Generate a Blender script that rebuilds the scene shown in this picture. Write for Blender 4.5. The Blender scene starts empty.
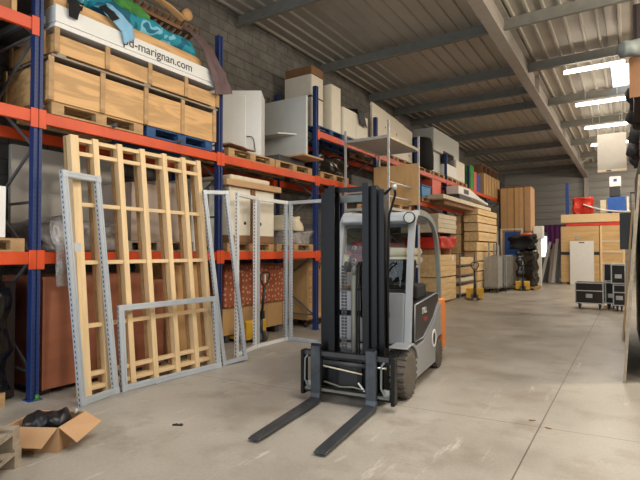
import bpy, bmesh, math, random
from mathutils import Vector, Matrix
random.seed(7)
S = bpy.context.scene
COL = S.collection
PI = math.pi

# ------------------------------------------------------------------ camera
cam = bpy.data.cameras.new('camera'); cam_o = bpy.data.objects.new('camera', cam); COL.objects.link(cam_o)
cam.sensor_width = 36.0; cam.lens = 481.0 / 640.0 * 36.0; cam.clip_end = 200
cam_o.location = (0, 0, 1.62)
cam_o.rotation_euler = (PI / 2 + math.atan2(11, 481), 0, math.atan2(312, 481))
S.camera = cam_o

# ------------------------------------------------------------------ view, world, large lights
S.view_settings.view_transform = 'Standard'
S.view_settings.look = 'None'
S.view_settings.exposure = 0.58
S.view_settings.gamma = 1.0
S.view_settings.use_curve_mapping = False
w = bpy.data.worlds.new('sky'); S.world = w; w.use_nodes = True
w.node_tree.nodes['Background'].inputs[0].default_value = (0.80, 0.90, 1.0, 1)
w.node_tree.nodes['Background'].inputs[1].default_value = 2.2

def area(name, loc, rot, sx, sy, power, color):
    l = bpy.data.lights.new(name, 'AREA'); l.shape = 'RECTANGLE'; l.size = sx; l.size_y = sy
    l.energy = power; l.color = color
    o = bpy.data.objects.new(name, l); COL.objects.link(o); o.location = loc; o.rotation_euler = rot
    return o
# daylight through the open gate behind the camera
area('gate_daylight', (-0.6, -3.3, 2.6), (PI / 2, 0, PI), 4.4, 4.4, 370, (0.92, 0.95, 1.0))
# unseen fill panel under the roof deck, added to brighten the near aisle
area('near_fill', (-0.9, 3.5, 6.15), (0, 0, 0), 1.6, 6.0, 210, (1.0, 0.96, 0.90))
area('far_fill', (-0.8, 21.0, 6.1), (0, 0, 0), 0.8, 16.0, 260, (1.0, 0.90, 0.76))  # second fill panel, warm, added to lift the far end
# unseen point lights beyond the right rack, added to brighten the right roof bay
def lamp(loc, power):
    l = bpy.data.lights.new('right_bay_fill', 'POINT'); l.energy = power; l.shadow_soft_size = .35; l.color = (1.0, 0.87, 0.70)
    o = bpy.data.objects.new('right_bay_fill', l); COL.objects.link(o); o.location = loc
for y, e in ((3.0, 340), (8.5, 420), (15.0, 270), (21.0, 260), (27.0, 290)): lamp((2.4, y, 5.2), e)

# ------------------------------------------------------------------ materials
def srgb(r, g, b):
    f = lambda c: (c / 255 / 12.92) if c / 255 <= 0.04045 else ((c / 255 + 0.055) / 1.055) ** 2.4
    return (f(r), f(g), f(b), 1)

def mat(name, col, rough=0.6, metal=0.0, var=0.12, scale=(6, 6, 6), bump=0.0, spec=0.5, detail=4):
    m = bpy.data.materials.new(name); m.use_nodes = True
    nt = m.node_tree; N = nt.nodes; L = nt.links; b = N['Principled BSDF']
    c = srgb(*col)
    b.inputs['Roughness'].default_value = rough; b.inputs['Metallic'].default_value = metal
    b.inputs['Specular IOR Level'].default_value = spec
    tc = N.new('ShaderNodeTexCoord'); mp = N.new('ShaderNodeMapping'); L.new(tc.outputs['Object'], mp.inputs['Vector'])
    mp.inputs['Scale'].default_value = scale
    nz = N.new('ShaderNodeTexNoise'); nz.inputs['Scale'].default_value = 1.0; nz.inputs['Detail'].default_value = detail
    L.new(mp.outputs['Vector'], nz.inputs['Vector'])
    rp = N.new('ShaderNodeValToRGB'); L.new(nz.outputs['Fac'], rp.inputs['Fac'])
    rp.color_ramp.elements[0].position = 0.3; rp.color_ramp.elements[1].position = 0.7
    rp.color_ramp.elements[0].color = (c[0] * (1 - var), c[1] * (1 - var), c[2] * (1 - var * 1.1), 1)
    rp.color_ramp.elements[1].color = (min(1, c[0] * (1 + var)), min(1, c[1] * (1 + var)), min(1, c[2] * (1 + var)), 1)
    L.new(rp.outputs['Color'], b.inputs['Base Color'])
    if bump:
        bp = N.new('ShaderNodeBump'); bp.inputs['Strength'].default_value = bump; bp.inputs['Distance'].default_value = 0.02
        L.new(nz.outputs['Fac'], bp.inputs['Height']); L.new(bp.outputs['Normal'], b.inputs['Normal'])
    m['rp'] = 1
    return m

def slots(m, half, period, duty, centre=0.0, axis='Y', dark=(0.01, 0.01, 0.012, 1)):
    """rows of dark punched holes along local z, where |axis - centre| < half"""
    nt = m.node_tree; N = nt.nodes; L = nt.links; b = N['Principled BSDF']
    tc = N.new('ShaderNodeTexCoord'); sp = N.new('ShaderNodeSeparateXYZ'); L.new(tc.outputs['Object'], sp.inputs[0])
    def mth(op, a, bb=None):
        n = N.new('ShaderNodeMath'); n.operation = op
        for i, v in enumerate((a, bb)):
            if v is None: continue
            if isinstance(v, (int, float)): n.inputs[i].default_value = v
            else: L.new(v, n.inputs[i])
        return n.outputs[0]
    fz = mth('LESS_THAN', mth('FRACT', mth('DIVIDE', sp.outputs['Z'], period)), duty)
    ax = mth('LESS_THAN', mth('ABSOLUTE', mth('SUBTRACT', mth('ABSOLUTE', sp.outputs[axis]), centre)), half)
    k = mth('MULTIPLY', fz, ax)
    mx = N.new('ShaderNodeMix'); mx.data_type = 'RGBA'
    src = b.inputs['Base Color'].links[0].from_socket
    L.new(k, mx.inputs[0]); L.new(src, mx.inputs[6]); mx.inputs[7].default_value = dark
    L.new(mx.outputs[2], b.inputs['Base Color'])
    mt = mth('MULTIPLY', mth('SUBTRACT', 1.0, k), b.inputs['Metallic'].default_value)
    L.new(mt, b.inputs['Metallic'])
    return m

def glass(name, col=(1, 1, 1), rough=0.02, alpha=0.16):
    m = bpy.data.materials.new(name); m.use_nodes = True
    nt = m.node_tree; N = nt.nodes; L = nt.links; N.remove(N['Principled BSDF'])
    out = N['Material Output']; t = N.new('ShaderNodeBsdfTransparent'); g = N.new('ShaderNodeBsdfGlossy'); mx = N.new('ShaderNodeMixShader')
    t.inputs[0].default_value = (*col, 1); g.inputs['Roughness'].default_value = rough
    fr = N.new('ShaderNodeFresnel'); fr.inputs[0].default_value = 1.45
    ge = N.new('ShaderNodeNewGeometry'); om = N.new('ShaderNodeMath'); om.operation = 'SUBTRACT'; om.inputs[0].default_value = 1; L.new(ge.outputs['Backfacing'], om.inputs[1]); ml = N.new('ShaderNodeMath'); ml.operation = 'MULTIPLY'; L.new(fr.outputs[0], ml.inputs[0]); L.new(om.outputs[0], ml.inputs[1]); L.new(ml.outputs[0], mx.inputs[0]); L.new(t.outputs[0], mx.inputs[1]); L.new(g.outputs[0], mx.inputs[2]); L.new(mx.outputs[0], out.inputs[0])
    return m

def emit(name, col, st):
    m = bpy.data.materials.new(name); m.use_nodes = True
    b = m.node_tree.nodes['Principled BSDF']
    b.inputs['Base Color'].default_value = (*col, 1); b.inputs['Emission Color'].default_value = (*col, 1); b.inputs['Emission Strength'].default_value = st
    return m

M = {}
M['orange'] = mat('orange_paint', (202, 72, 26), 0.45, 0, 0.14, (3, 3, 3))
M['orange_truck'] = mat('orange_body_paint', (224, 132, 60), 0.45, 0, 0.06)
M['blue_up'] = slots(mat('blue_rack_paint', (28, 50, 104), 0.5, 0, 0.12, (5, 5, 2)), 0.006, 0.05, 0.45, 0.024, 'Y')
M['blue'] = mat('blue_paint', (30, 66, 140), 0.5, 0, 0.12)
M['brace'] = mat('galvanised_brace', (120, 122, 124), 0.5, 0.5, 0.15)
M['ply_y'] = mat('plywood_along_aisle', (200, 158, 106), 0.6, 0, 0.17, (5, 1.1, 9), 0.05)
_r = [n for n in M['ply_y'].node_tree.nodes if n.type == 'VALTORGB'][0]
_r.color_ramp.elements[0].position = 0.40; _r.color_ramp.elements[1].position = 0.56
_n = [n for n in M['ply_y'].node_tree.nodes if n.type == 'TEX_NOISE'][0]; _n.inputs['Distortion'].default_value = 1.2
M['ply_x'] = mat('plywood_across', (204, 168, 116), 0.6, 0, 0.13, (1.6, 9, 14), 0.05)
M['ply_tan'] = mat('tan_plywood', (182, 146, 98), 0.6, 0, 0.12, (7, 7, 2), 0.04)
M['pine_z'] = mat('pine_upright', (226, 196, 150), 0.6, 0, 0.10, (22, 22, 1.6), 0.05)
M['pine_y'] = mat('pine_lengthwise', (226, 196, 150), 0.6, 0, 0.10, (22, 1.6, 22), 0.05)
M['pine_dark'] = mat('weathered_shaded_pine', (186, 152, 108), 0.65, 0, 0.16, (14, 3, 14), 0.06)  # weathered boards; on the rear stud frame its darker tone carries shade
M['pallet'] = mat('pallet_wood', (176, 142, 100), 0.75, 0, 0.22, (12, 4, 12), 0.1)
M['pallet_grey'] = mat('greyed_pallet_wood', (150, 138, 122), 0.8, 0, 0.22, (12, 5, 12), 0.1)
M['pallet_blue'] = mat('blue_pallet_paint', (36, 76, 124), 0.7, 0, 0.2, (10, 5, 10), 0.1)
M['redbrown'] = mat('red_brown_plywood', (150, 92, 66), 0.55, 0, 0.12, (3, 2, 9), 0.03)
M['cardboard'] = mat('cardboard', (184, 146, 108), 0.8, 0, 0.06, (4, 4, 4))
M['cardboard_pale'] = mat('pale_cardboard', (202, 160, 108), 0.8, 0, 0.06, (4, 4, 2))
M['cardboard_dark'] = mat('dark_cardboard', (128, 92, 62), 0.8, 0, 0.10, (4, 4, 4))
M['white'] = mat('white_laminate', (226, 225, 220), 0.4, 0, 0.025)
M['white_warm'] = mat('cream_laminate', (222, 214, 196), 0.45, 0, 0.04)
M['white_grey'] = mat('light_grey_laminate', (196, 198, 194), 0.45, 0, 0.03)
M['greyboard'] = mat('grey_kraft_board', (178, 164, 152), 0.7, 0, 0.08, (14, 14, 1))
M['grey'] = mat('grey_paint', (112, 120, 118), 0.5, 0, 0.08)
M['darkgrey'] = mat('dark_grey', (58, 58, 60), 0.6, 0, 0.12)
M['black'] = mat('black_paint', (22, 23, 26), 0.4, 0, 0.15)
M['black_cloth'] = mat('black_cloth', (22, 22, 24), 0.9, 0, 0.2, (20, 20, 20), 0.1)
M['black_film'] = mat('black_stretch_film', (14, 14, 16), 0.18, 0, 0.2, (14, 14, 5), 0.7, 0.7)
M['clear_film'] = mat('wrinkled_plastic_film', (148, 144, 142), 0.22, 0, 0.25, (16, 16, 6), 0.9, 0.8)
def film_mix(m, a):
    nt = m.node_tree; N = nt.nodes; L = nt.links; t = N.new('ShaderNodeBsdfTransparent'); mx = N.new('ShaderNodeMixShader'); mx.inputs[0].default_value = a
    L.new(t.outputs[0], mx.inputs[1]); L.new(N['Principled BSDF'].outputs[0], mx.inputs[2]); L.new(mx.outputs[0], N['Material Output'].inputs[0]); return m
M['thin_film'] = film_mix(mat('thin_clear_film', (170, 166, 164), 0.2, 0, 0.25, (16, 16, 6), 0.9, 0.9), 0.45)
M['alu'] = slots(mat('aluminium_slotted', (184, 190, 196), 0.55, 0.3, 0.05, (3, 3, 1)), 0.007, 0.055, 0.5, 0.0, 'Y')
M['alu_white'] = slots(mat('white_slotted', (222, 222, 220), 0.4, 0.1, 0.04, (3, 3, 1)), 0.007, 0.055, 0.5, 0.0, 'Y')
M['alu_plain'] = mat('aluminium', (186, 192, 198), 0.5, 0.35, 0.06)
M['galv'] = mat('galvanised_steel', (172, 172, 168), 0.45, 0.3, 0.14, (8, 8, 8))
M['galv_dull'] = mat('dull_galvanised', (118, 118, 108), 0.6, 0.3, 0.12, (8, 8, 8))
M['teal'] = mat('teal_fabric', (26, 134, 156), 0.75, 0, 0.3, (5, 5, 5), 0.15)
M['green'] = mat('green_fabric', (70, 138, 62), 0.8, 0, 0.22, (6, 6, 6), 0.15)
M['sky_cloth'] = mat('light_blue_fabric', (134, 184, 214), 0.8, 0, 0.12, (6, 6, 6), 0.1)
M['mauve'] = mat('mauve_felt', (104, 84, 84), 0.95, 0, 0.15, (12, 12, 4), 0.15)
M['tan_strap'] = mat('tan_webbing', (204, 158, 106), 0.7, 0, 0.1)
M['darkgreen'] = mat('dark_green_net', (22, 78, 52), 0.85, 0, 0.35, (20, 20, 20), 0.2)
M['red'] = mat('red_plastic', (206, 52, 34), 0.45, 0, 0.1, (4, 4, 4), 0.15)
M['red_dull'] = mat('coral_panel', (210, 88, 66), 0.5, 0, 0.06)
M['burgundy'] = mat('burgundy_carpet', (112, 40, 42), 0.9, 0, 0.15, (10, 10, 10), 0.1)
M['blue_tarp'] = mat('blue_plastic', (22, 84, 170), 0.45, 0, 0.12)
M['blue_cyan'] = mat('cyan_blue_plastic', (36, 122, 178), 0.5, 0, 0.1)
M['purple'] = mat('purple_cloth', (96, 42, 100), 0.85, 0, 0.16, (4, 4, 1))
M['silver'] = mat('silver_body_paint', (142, 145, 149), 0.36, 0.25, 0.03)
M['silver_light'] = mat('light_silver_paint', (170, 174, 178), 0.34, 0.25, 0.03)
M['mast'] = mat('black_mast_steel', (10, 11, 13), 0.42, 0.0, 0.2, (4, 4, 2), 0.0, 0.3)
M['fork'] = mat('worn_fork_steel', (74, 78, 84), 0.42, 0.6, 0.25, (8, 3, 8), 0.04)
M['tyre'] = mat('grey_rubber', (92, 86, 79), 0.85, 0, 0.16, (10, 10, 10), 0.05)
M['rim'] = mat('dusty_rim', (92, 88, 82), 0.6, 0.2, 0.15)
M['chrome'] = mat('bright_steel', (200, 200, 200), 0.2, 0.95, 0.05)
M['yellow'] = mat('yellow_paint', (222, 172, 46), 0.5, 0, 0.12)
M['foam'] = mat('cream_foam', (214, 202, 176), 0.85, 0, 0.06)
M['case_black'] = mat('black_case_board', (15, 15, 16), 0.65, 0, 0.12)
M['film_brown'] = mat('brown_case_board', (34, 21, 19), 0.65, 0, 0.12)
M['board_grey'] = mat('grey_board', (170, 165, 156), 0.6, 0, 0.04)
M['bag_black'] = mat('black_bag_plastic', (20, 20, 22), 0.38, 0, 0.15, (14, 14, 14), 0.25)
M['skin_dark'] = mat('dark_bags', (40, 42, 48), 0.7, 0, 0.25, (8, 8, 8), 0.2)
M['lens'] = mat('lamp_lens', (210, 214, 214), 0.15, 0.2, 0.1)
M['red_text'] = mat('red_print', (190, 44, 36), 0.5)
M['black_text'] = mat('black_print', (30, 30, 32), 0.5)
M['white_text'] = mat('white_print', (232, 232, 230), 0.5)
M['glass'] = glass('cab_glass', (0.72, 0.78, 0.76))
M['pane'] = glass('window_glass', (0.95, 0.97, 1.0))
M['tube'] = emit('lit_tube', (1.0, 0.93, 0.80), 9.0)

# printed fabric bale: pale spots on brick red
def spots_mat():
    m = mat('spotted_red_textile', (150, 80, 54), 0.8, 0, 0.1, (6, 6, 6), 0.1)
    nt = m.node_tree; N = nt.nodes; L = nt.links; b = N['Principled BSDF']
    tc = N.new('ShaderNodeTexCoord'); v = N.new('ShaderNodeTexVoronoi'); v.inputs['Scale'].default_value = 9.5; v.inputs['Randomness'].default_value = 0.6
    sp = N.new('ShaderNodeSeparateXYZ'); cb = N.new('ShaderNodeCombineXYZ'); L.new(tc.outputs['Object'], sp.inputs[0]); L.new(sp.outputs['Y'], cb.inputs[0]); L.new(sp.outputs['Z'], cb.inputs[1]); v.voronoi_dimensions = '2D'; L.new(cb.outputs[0], v.inputs['Vector'])
    lt = N.new('ShaderNodeMath'); lt.operation = 'LESS_THAN'; lt.inputs[1].default_value = 0.21; L.new(v.outputs['Distance'], lt.inputs[0])
    mx = N.new('ShaderNodeMix'); mx.data_type = 'RGBA'; L.new(lt.outputs[0], mx.inputs[0]); L.new(b.inputs['Base Color'].links[0].from_socket, mx.inputs[6])
    mx.inputs[7].default_value = srgb(196, 150, 112); L.new(mx.outputs[2], b.inputs['Base Color'])
    return m
M['spots'] = spots_mat()

def teal_print():
    m = mat('teal_printed_fabric', (22, 122, 146), 0.75, 0, 0.25, (4, 4, 4), 0.15)
    nt = m.node_tree; N = nt.nodes; L = nt.links; b = N['Principled BSDF']
    tc = N.new('ShaderNodeTexCoord'); v = N.new('ShaderNodeTexNoise'); v.inputs['Scale'].default_value = 3.3; v.inputs['Detail'].default_value = 2
    L.new(tc.outputs['Object'], v.inputs['Vector'])
    rp = N.new('ShaderNodeValToRGB'); L.new(v.outputs['Fac'], rp.inputs['Fac']); rp.color_ramp.interpolation = 'CONSTANT'
    rp.color_ramp.elements[0].position = 0; rp.color_ramp.elements[0].color = srgb(18, 96, 122)
    rp.color_ramp.elements[1].position = 0.46; rp.color_ramp.elements[1].color = srgb(28, 140, 160)
    e = rp.color_ramp.elements.new(0.58); e.color = srgb(126, 190, 214)
    e = rp.color_ramp.elements.new(0.64); e.color = srgb(20, 110, 134)
    L.new(rp.outputs['Color'], b.inputs['Base Color'])
    return m
M['teal'] = teal_print()

def floor_mat():
    m = bpy.data.materials.new('concrete_floor'); m.use_nodes = True
    nt = m.node_tree; N = nt.nodes; L = nt.links; b = N['Principled BSDF']
    tc = N.new('ShaderNodeTexCoord')
    def noise(s, d, r=0.5, sc=(1, 1, 1)):
        mp = N.new('ShaderNodeMapping'); mp.inputs['Scale'].default_value = sc; L.new(tc.outputs['Object'], mp.inputs[0])
        n = N.new('ShaderNodeTexNoise'); n.inputs['Scale'].default_value = s; n.inputs['Detail'].default_value = d; n.inputs['Roughness'].default_value = r
        L.new(mp.outputs[0], n.inputs[0]); return n.outputs['Fac']
    def ramp(f, p0, c0, p1, c1):
        r = N.new('ShaderNodeValToRGB'); L.new(f, r.inputs[0]); r.color_ramp.elements[0].position = p0; r.color_ramp.elements[0].color = c0
        r.color_ramp.elements[1].position = p1; r.color_ramp.elements[1].color = c1; return r.outputs[0]
    def mix(f, a, c, bl='MIX'):
        n = N.new('ShaderNodeMix'); n.data_type = 'RGBA'; n.blend_type = bl
        if isinstance(f, float): n.inputs[0].default_value = f
        else: L.new(f, n.inputs[0])
        for i, v in ((6, a), (7, c)):
            if isinstance(v, tuple): n.inputs[i].default_value = v
            else: L.new(v, n.inputs[i])
        return n.outputs[2]
    base = ramp(noise(0.55, 6, 0.6), 0.3, srgb(140, 134, 124), 0.7, srgb(176, 170, 160))
    st = ramp(noise(1.7, 8, 0.65), 0.50, (0, 0, 0, 1), 0.72, (1, 1, 1, 1))
    c1 = mix(st, base, srgb(134, 125, 113))
    sc = ramp(noise(2.2, 10, 0.7, (3.0, 0.5, 1)), 0.60, (0, 0, 0, 1), 0.72, (1, 1, 1, 1))
    c2 = mix(sc, c1, srgb(196, 190, 180))
    fine = ramp(noise(40, 4, 0.6), 0.3, (0.9, 0.9, 0.9, 1), 0.7, (1.06, 1.06, 1.06, 1))
    c3 = mix(1.0, c2, fine, 'MULTIPLY')
    sp = N.new('ShaderNodeSeparateXYZ'); L.new(tc.outputs['Object'], sp.inputs[0])
    def mth(op, a, bb=None):
        n = N.new('ShaderNodeMath'); n.operation = op
        for i, v in enumerate((a, bb)):
            if v is None: continue
            if isinstance(v, (int, float)): n.inputs[i].default_value = v
            else: L.new(v, n.inputs[i])
        return n.outputs[0]
    jx = mth('LESS_THAN', mth('ABSOLUTE', mth('ADD', sp.outputs['X'], 0.735)), 0.006)
    wob = mth('ADD', sp.outputs['Y'], mth('MULTIPLY', sp.outputs['X'], -0.10))
    jy = mth('LESS_THAN', mth('ABSOLUTE', mth('SUBTRACT', mth('PINGPONG', mth('SUBTRACT', wob, 2.42), 2.5), 2.5)), 0.005)
    joint = mth('MAXIMUM', jx, jy)
    c4 = mix(mth('MULTIPLY', joint, 0.75), c3, srgb(78, 66, 54))
    L.new(c4, b.inputs['Base Color'])
    rr = ramp(noise(1.1, 6, 0.6), 0.3, (0.30, 0.30, 0.30, 1), 0.75, (0.55, 0.55, 0.55, 1))
    L.new(rr, b.inputs['Roughness'])
    bp = N.new('ShaderNodeBump'); bp.inputs['Strength'].default_value = 0.12; bp.inputs['Distance'].default_value = 0.01
    L.new(noise(9, 6, 0.6), bp.inputs['Height']); L.new(bp.outputs[0], b.inputs['Normal'])
    return m
M['floor'] = floor_mat()

def block_mat():
    m = bpy.data.materials.new('concrete_block_wall'); m.use_nodes = True
    nt = m.node_tree; N = nt.nodes; L = nt.links; b = N['Principled BSDF']; b.inputs['Roughness'].default_value = 0.9
    tc = N.new('ShaderNodeTexCoord'); sp = N.new('ShaderNodeSeparateXYZ'); cb = N.new('ShaderNodeCombineXYZ')
    L.new(tc.outputs['Object'], sp.inputs[0]); L.new(sp.outputs['Y'], cb.inputs[0]); L.new(sp.outputs['Z'], cb.inputs[1])
    br = N.new('ShaderNodeTexBrick'); L.new(cb.outputs[0], br.inputs['Vector'])
    br.inputs['Scale'].default_value = 1.0; br.inputs['Brick Width'].default_value = 0.5; br.inputs['Row Height'].default_value = 0.2; br.inputs['Mortar Size'].default_value = 0.009
    br.inputs['Color1'].default_value = srgb(98, 95, 90); br.inputs['Color2'].default_value = srgb(112, 108, 102); br.inputs['Mortar'].default_value = srgb(78, 76, 72)
    nz = N.new('ShaderNodeTexNoise'); nz.inputs['Scale'].default_value = 5; nz.inputs['Detail'].default_value = 8; L.new(tc.outputs['Object'], nz.inputs[0])
    mx = N.new('ShaderNodeMix'); mx.data_type = 'RGBA'; mx.blend_type = 'OVERLAY'; mx.inputs[0].default_value = 0.5
    L.new(br.outputs['Color'], mx.inputs[6]); L.new(nz.outputs['Fac'], mx.inputs[7]); L.new(mx.outputs[2], b.inputs['Base Color'])
    bp = N.new('ShaderNodeBump'); bp.inputs['Strength'].default_value = 0.5; bp.inputs['Distance'].default_value = 0.01
    inv = N.new('ShaderNodeMath'); inv.operation = 'SUBTRACT'; inv.inputs[0].default_value = 1; L.new(br.outputs['Fac'], inv.inputs[1])
    L.new(inv.outputs[0], bp.inputs['Height']); L.new(bp.outputs[0], b.inputs['Normal'])
    return m
M['block'] = block_mat()
M['roof'] = mat('roof_deck_paint', (170, 164, 153), 0.5, 0.1, 0.06, (2, 2, 2))
M['purlin'] = mat('galvanised_purlin', (118, 117, 110), 0.7, 0.05, 0.12, (5, 5, 5))
M['girder'] = mat('grey_girder_paint', (158, 152, 144), 0.5, 0.1, 0.06)
M['cladding'] = mat('grey_wall_cladding', (146, 144, 140), 0.5, 0.1, 0.05, (1, 1, 6))

# ------------------------------------------------------------------ building helpers
class B:
    def __init__(s): s.bm = bmesh.new()
    def box(s, x0, x1, y0, y1, z0, z1, bev=0.0, mx=None, seg=1):
        t = bmesh.new(); bmesh.ops.create_cube(t, size=1)
        for v in t.verts:
            v.co = Vector(((x0 + x1) / 2 + v.co.x * (x1 - x0), (y0 + y1) / 2 + v.co.y * (y1 - y0), (z0 + z1) / 2 + v.co.z * (z1 - z0)))
        if bev: bmesh.ops.bevel(t, geom=t.edges[:], offset=bev, segments=seg, profile=0.5, affect='EDGES')
        return s.add(t, mx)
    def add(s, t, mx=None):
        if mx is not None: bmesh.ops.transform(t, matrix=mx, verts=t.verts)
        me = bpy.data.meshes.new('tmp'); t.to_mesh(me); t.free(); s.bm.from_mesh(me); bpy.data.meshes.remove(me); return s
    def bar(s, p0, p1, w, h, up=(0, 0, 1)):
        """rectangular bar from p0 to p1: w sideways, h along up"""
        p0, p1 = Vector(p0), Vector(p1); d = p1 - p0; l = d.length; d.normalize()
        u = Vector(up); sd = d.cross(u)
        if sd.length < 1e-4: u = Vector((1, 0, 0)); sd = d.cross(u)
        sd.normalize(); u = sd.cross(d)
        mx = Matrix((( sd.x, d.x, u.x, p0.x), (sd.y, d.y, u.y, p0.y), (sd.z, d.z, u.z, p0.z), (0, 0, 0, 1)))
        return s.box(-w / 2, w / 2, 0, l, -h / 2, h / 2, 0, mx)
    def tube(s, pts, r, n=10, closed=False, cap=True, rad=None):
        pts = [Vector(p) for p in pts]; N_ = len(pts); rings = []; up = Vector((0, 0, 1)); prev = None
        for i, p in enumerate(pts):
            a = pts[(i - 1) % N_] if (i > 0 or closed) else p
            b = pts[(i + 1) % N_] if (i < N_ - 1 or closed) else p
            d = (b - a).normalized()
            if prev is None:
                sd = d.cross(up)
                if sd.length < 1e-3: sd = d.cross(Vector((1, 0, 0)))
            else: sd = prev - d * prev.dot(d)
            sd.normalize(); prev = sd; u = sd.cross(d); rr = rad[i] if rad else r
            rings.append([s.bm.verts.new(p + (sd * math.cos(2 * PI * k / n) + u * math.sin(2 * PI * k / n)) * rr) for k in range(n)])
        for i in range(N_ if closed else N_ - 1):
            A, C = rings[i], rings[(i + 1) % N_]
            for k in range(n):
                f = s.bm.faces.new((A[k], A[(k + 1) % n], C[(k + 1) % n], C[k])); f.smooth = True
        if cap and not closed: s.bm.faces.new(rings[0]); s.bm.faces.new(rings[-1])
        return s
    def cyl(s, p0, p1, r, n=20, r2=None): return s.tube([p0, p1], r, n, rad=[r, r if r2 is None else r2])
    def prism(s, pts, a, b, axis='X', bev=0.0, seg=1):
        """polygon pts extruded along axis from a to b; pts are the other two coords in xyz order"""
        def P(u, v, t): return {'X': (t, u, v), 'Y': (u, t, v), 'Z': (u, v, t)}[axis]
        t = bmesh.new(); A = [t.verts.new(P(u, v, a)) for u, v in pts]; C = [t.verts.new(P(u, v, b)) for u, v in pts]
        t.faces.new(A); t.faces.new(C); n = len(pts)
        for k in range(n): t.faces.new((A[k], A[(k + 1) % n], C[(k + 1) % n], C[k]))
        bmesh.ops.recalc_face_normals(t, faces=t.faces[:])
        if bev:
            es = [e for e in t.edges if any(v in A for v in e.verts) != any(v in C for v in e.verts) or True]
            bmesh.ops.bevel(t, geom=es, offset=bev, segments=seg, profile=0.5, affect='EDGES')
        return s.add(t)
    def lathe(s, prof, c, axis='X', n=32):
        """prof: list of (radius, along)"""
        rings = []
        for r, h in prof:
            rg = []
            for k in range(n):
                a = 2 * PI * k / n; ca, sa = math.cos(a) * r, math.sin(a) * r
                q = {'X': (h, ca, sa), 'Y': (ca, h, sa), 'Z': (ca, sa, h)}[axis]
                rg.append(s.bm.verts.new(Vector(c) + Vector(q)))
            rings.append(rg)
        for A, C in zip(rings, rings[1:]):
            for k in range(n):
                f = s.bm.faces.new((A[k], A[(k + 1) % n], C[(k + 1) % n], C[k])); f.smooth = True
        s.bm.faces.new(rings[0]); s.bm.faces.new(rings[-1]); return s
    def grid(s, fn, nu, nv):
        V = [[s.bm.verts.new(fn(i / nu, j / nv)) for j in range(nv + 1)] for i in range(nu + 1)]
        for i in range(nu):
            for j in range(nv):
                f = s.bm.faces.new((V[i][j], V[i + 1][j], V[i + 1][j + 1], V[i][j + 1])); f.smooth = True
        return s
    def o(s, name, m, parent=None, loc=None, rz=0.0, solid=0.0, noremesh=False):
        bmesh.ops.recalc_face_normals(s.bm, faces=s.bm.faces[:])
        me = bpy.data.meshes.new(name); s.bm.to_mesh(me); s.bm.free()
        ob = bpy.data.objects.new(name, me); COL.objects.link(ob)
        me.materials.append(M[m] if isinstance(m, str) else m)
        if loc is not None: ob.location = loc
        ob.rotation_euler.z = rz
        if parent: ob.parent = parent
        if solid:
            md = ob.modifiers.new('solid', 'SOLIDIFY'); md.thickness = solid; md.offset = 0
        return ob

def tag(o, label, cat, group=None, kind=None):
    o['label'] = label; o['category'] = cat
    if group: o['group'] = group
    if kind: o['kind'] = kind
    return o
def thing(name, label, cat, loc=(0, 0, 0), rz=0.0, group=None):
    o = bpy.data.objects.new(name, None); COL.objects.link(o); o.empty_display_size = 0.2
    o.location = loc; o.rotation_euler.z = rz
    return tag(o, label, cat, group)
def struct(o): o['kind'] = 'structure'; return o
def dup(root, loc, rz=None, label=None, group=None, mats=None):
    r = root.copy(); COL.objects.link(r); r.location = loc
    if rz is not None: r.rotation_euler.z = rz
    if label: r['label'] = label
    if group: r['group'] = group
    def rec(src, dst):
        for ch in list(src.children):
            c = ch.copy(); COL.objects.link(c); c.parent = dst
            if mats and c.data and hasattr(c.data, 'materials') and len(c.data.materials) and c.data.materials[0].name in mats:
                c.data = c.data.copy(); c.data.materials[0] = M[mats[ch.data.materials[0].name]]
            rec(ch, c)
    rec(root, r); return r
def axes(o, org, u, v, keep_v=False):
    """place o so that local x runs along u and local z along v"""
    u = Vector(u).normalized(); v = Vector(v).normalized()
    if keep_v: u = (u - v * u.dot(v)).normalized()
    else: v = (v - u * v.dot(u)).normalized()
    n = v.cross(u)
    o.matrix_world = Matrix(((u.x, n.x, v.x, org[0]), (u.y, n.y, v.y, org[1]), (u.z, n.z, v.z, org[2]), (0, 0, 0, 1)))
def text(name, s_, size, m, loc, rot, parent=None, ext=0.0008, align='LEFT'):
    # the letters become a plain mesh
    c = bpy.data.curves.new(name, 'FONT'); c.body = s_; c.size = size; c.extrude = ext; c.align_x = align
    t = bpy.data.objects.new(name, c); COL.objects.link(t)
    me = bpy.data.meshes.new_from_object(t.evaluated_get(bpy.context.evaluated_depsgraph_get())); bpy.data.objects.remove(t)
    me.materials.clear(); me.materials.append(M[m]); o = bpy.data.objects.new(name, me); COL.objects.link(o); o.location = loc; o.rotation_euler = rot
    if parent: o.parent = parent
    return o

# ================================================================== THE SETTING
struct(B().box(-6.9, 5.6, -3.6, 32.2, -0.2, 0).o('floor', 'floor'))
# roof deck: wide pans with narrow ribs hanging down, running along the aisle
def roof_deck(x0, x1, y0, y1, z):
    b = B(); P = []; x = x0; pit_, rib = 0.29, 0.055
    while x < x1 - 1e-6:
        P += [(x, z), (min(x + pit_ - rib - 0.03, x1), z), (min(x + pit_ - rib, x1), z - 0.045), (min(x + pit_ - 0.015, x1), z - 0.045)]; x += pit_
    P.append((x1, z))
    P = P + [(x1, z + 0.12), (x0, z + 0.12)]
    return b.prism(P, y0, y1, 'Y')
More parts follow.
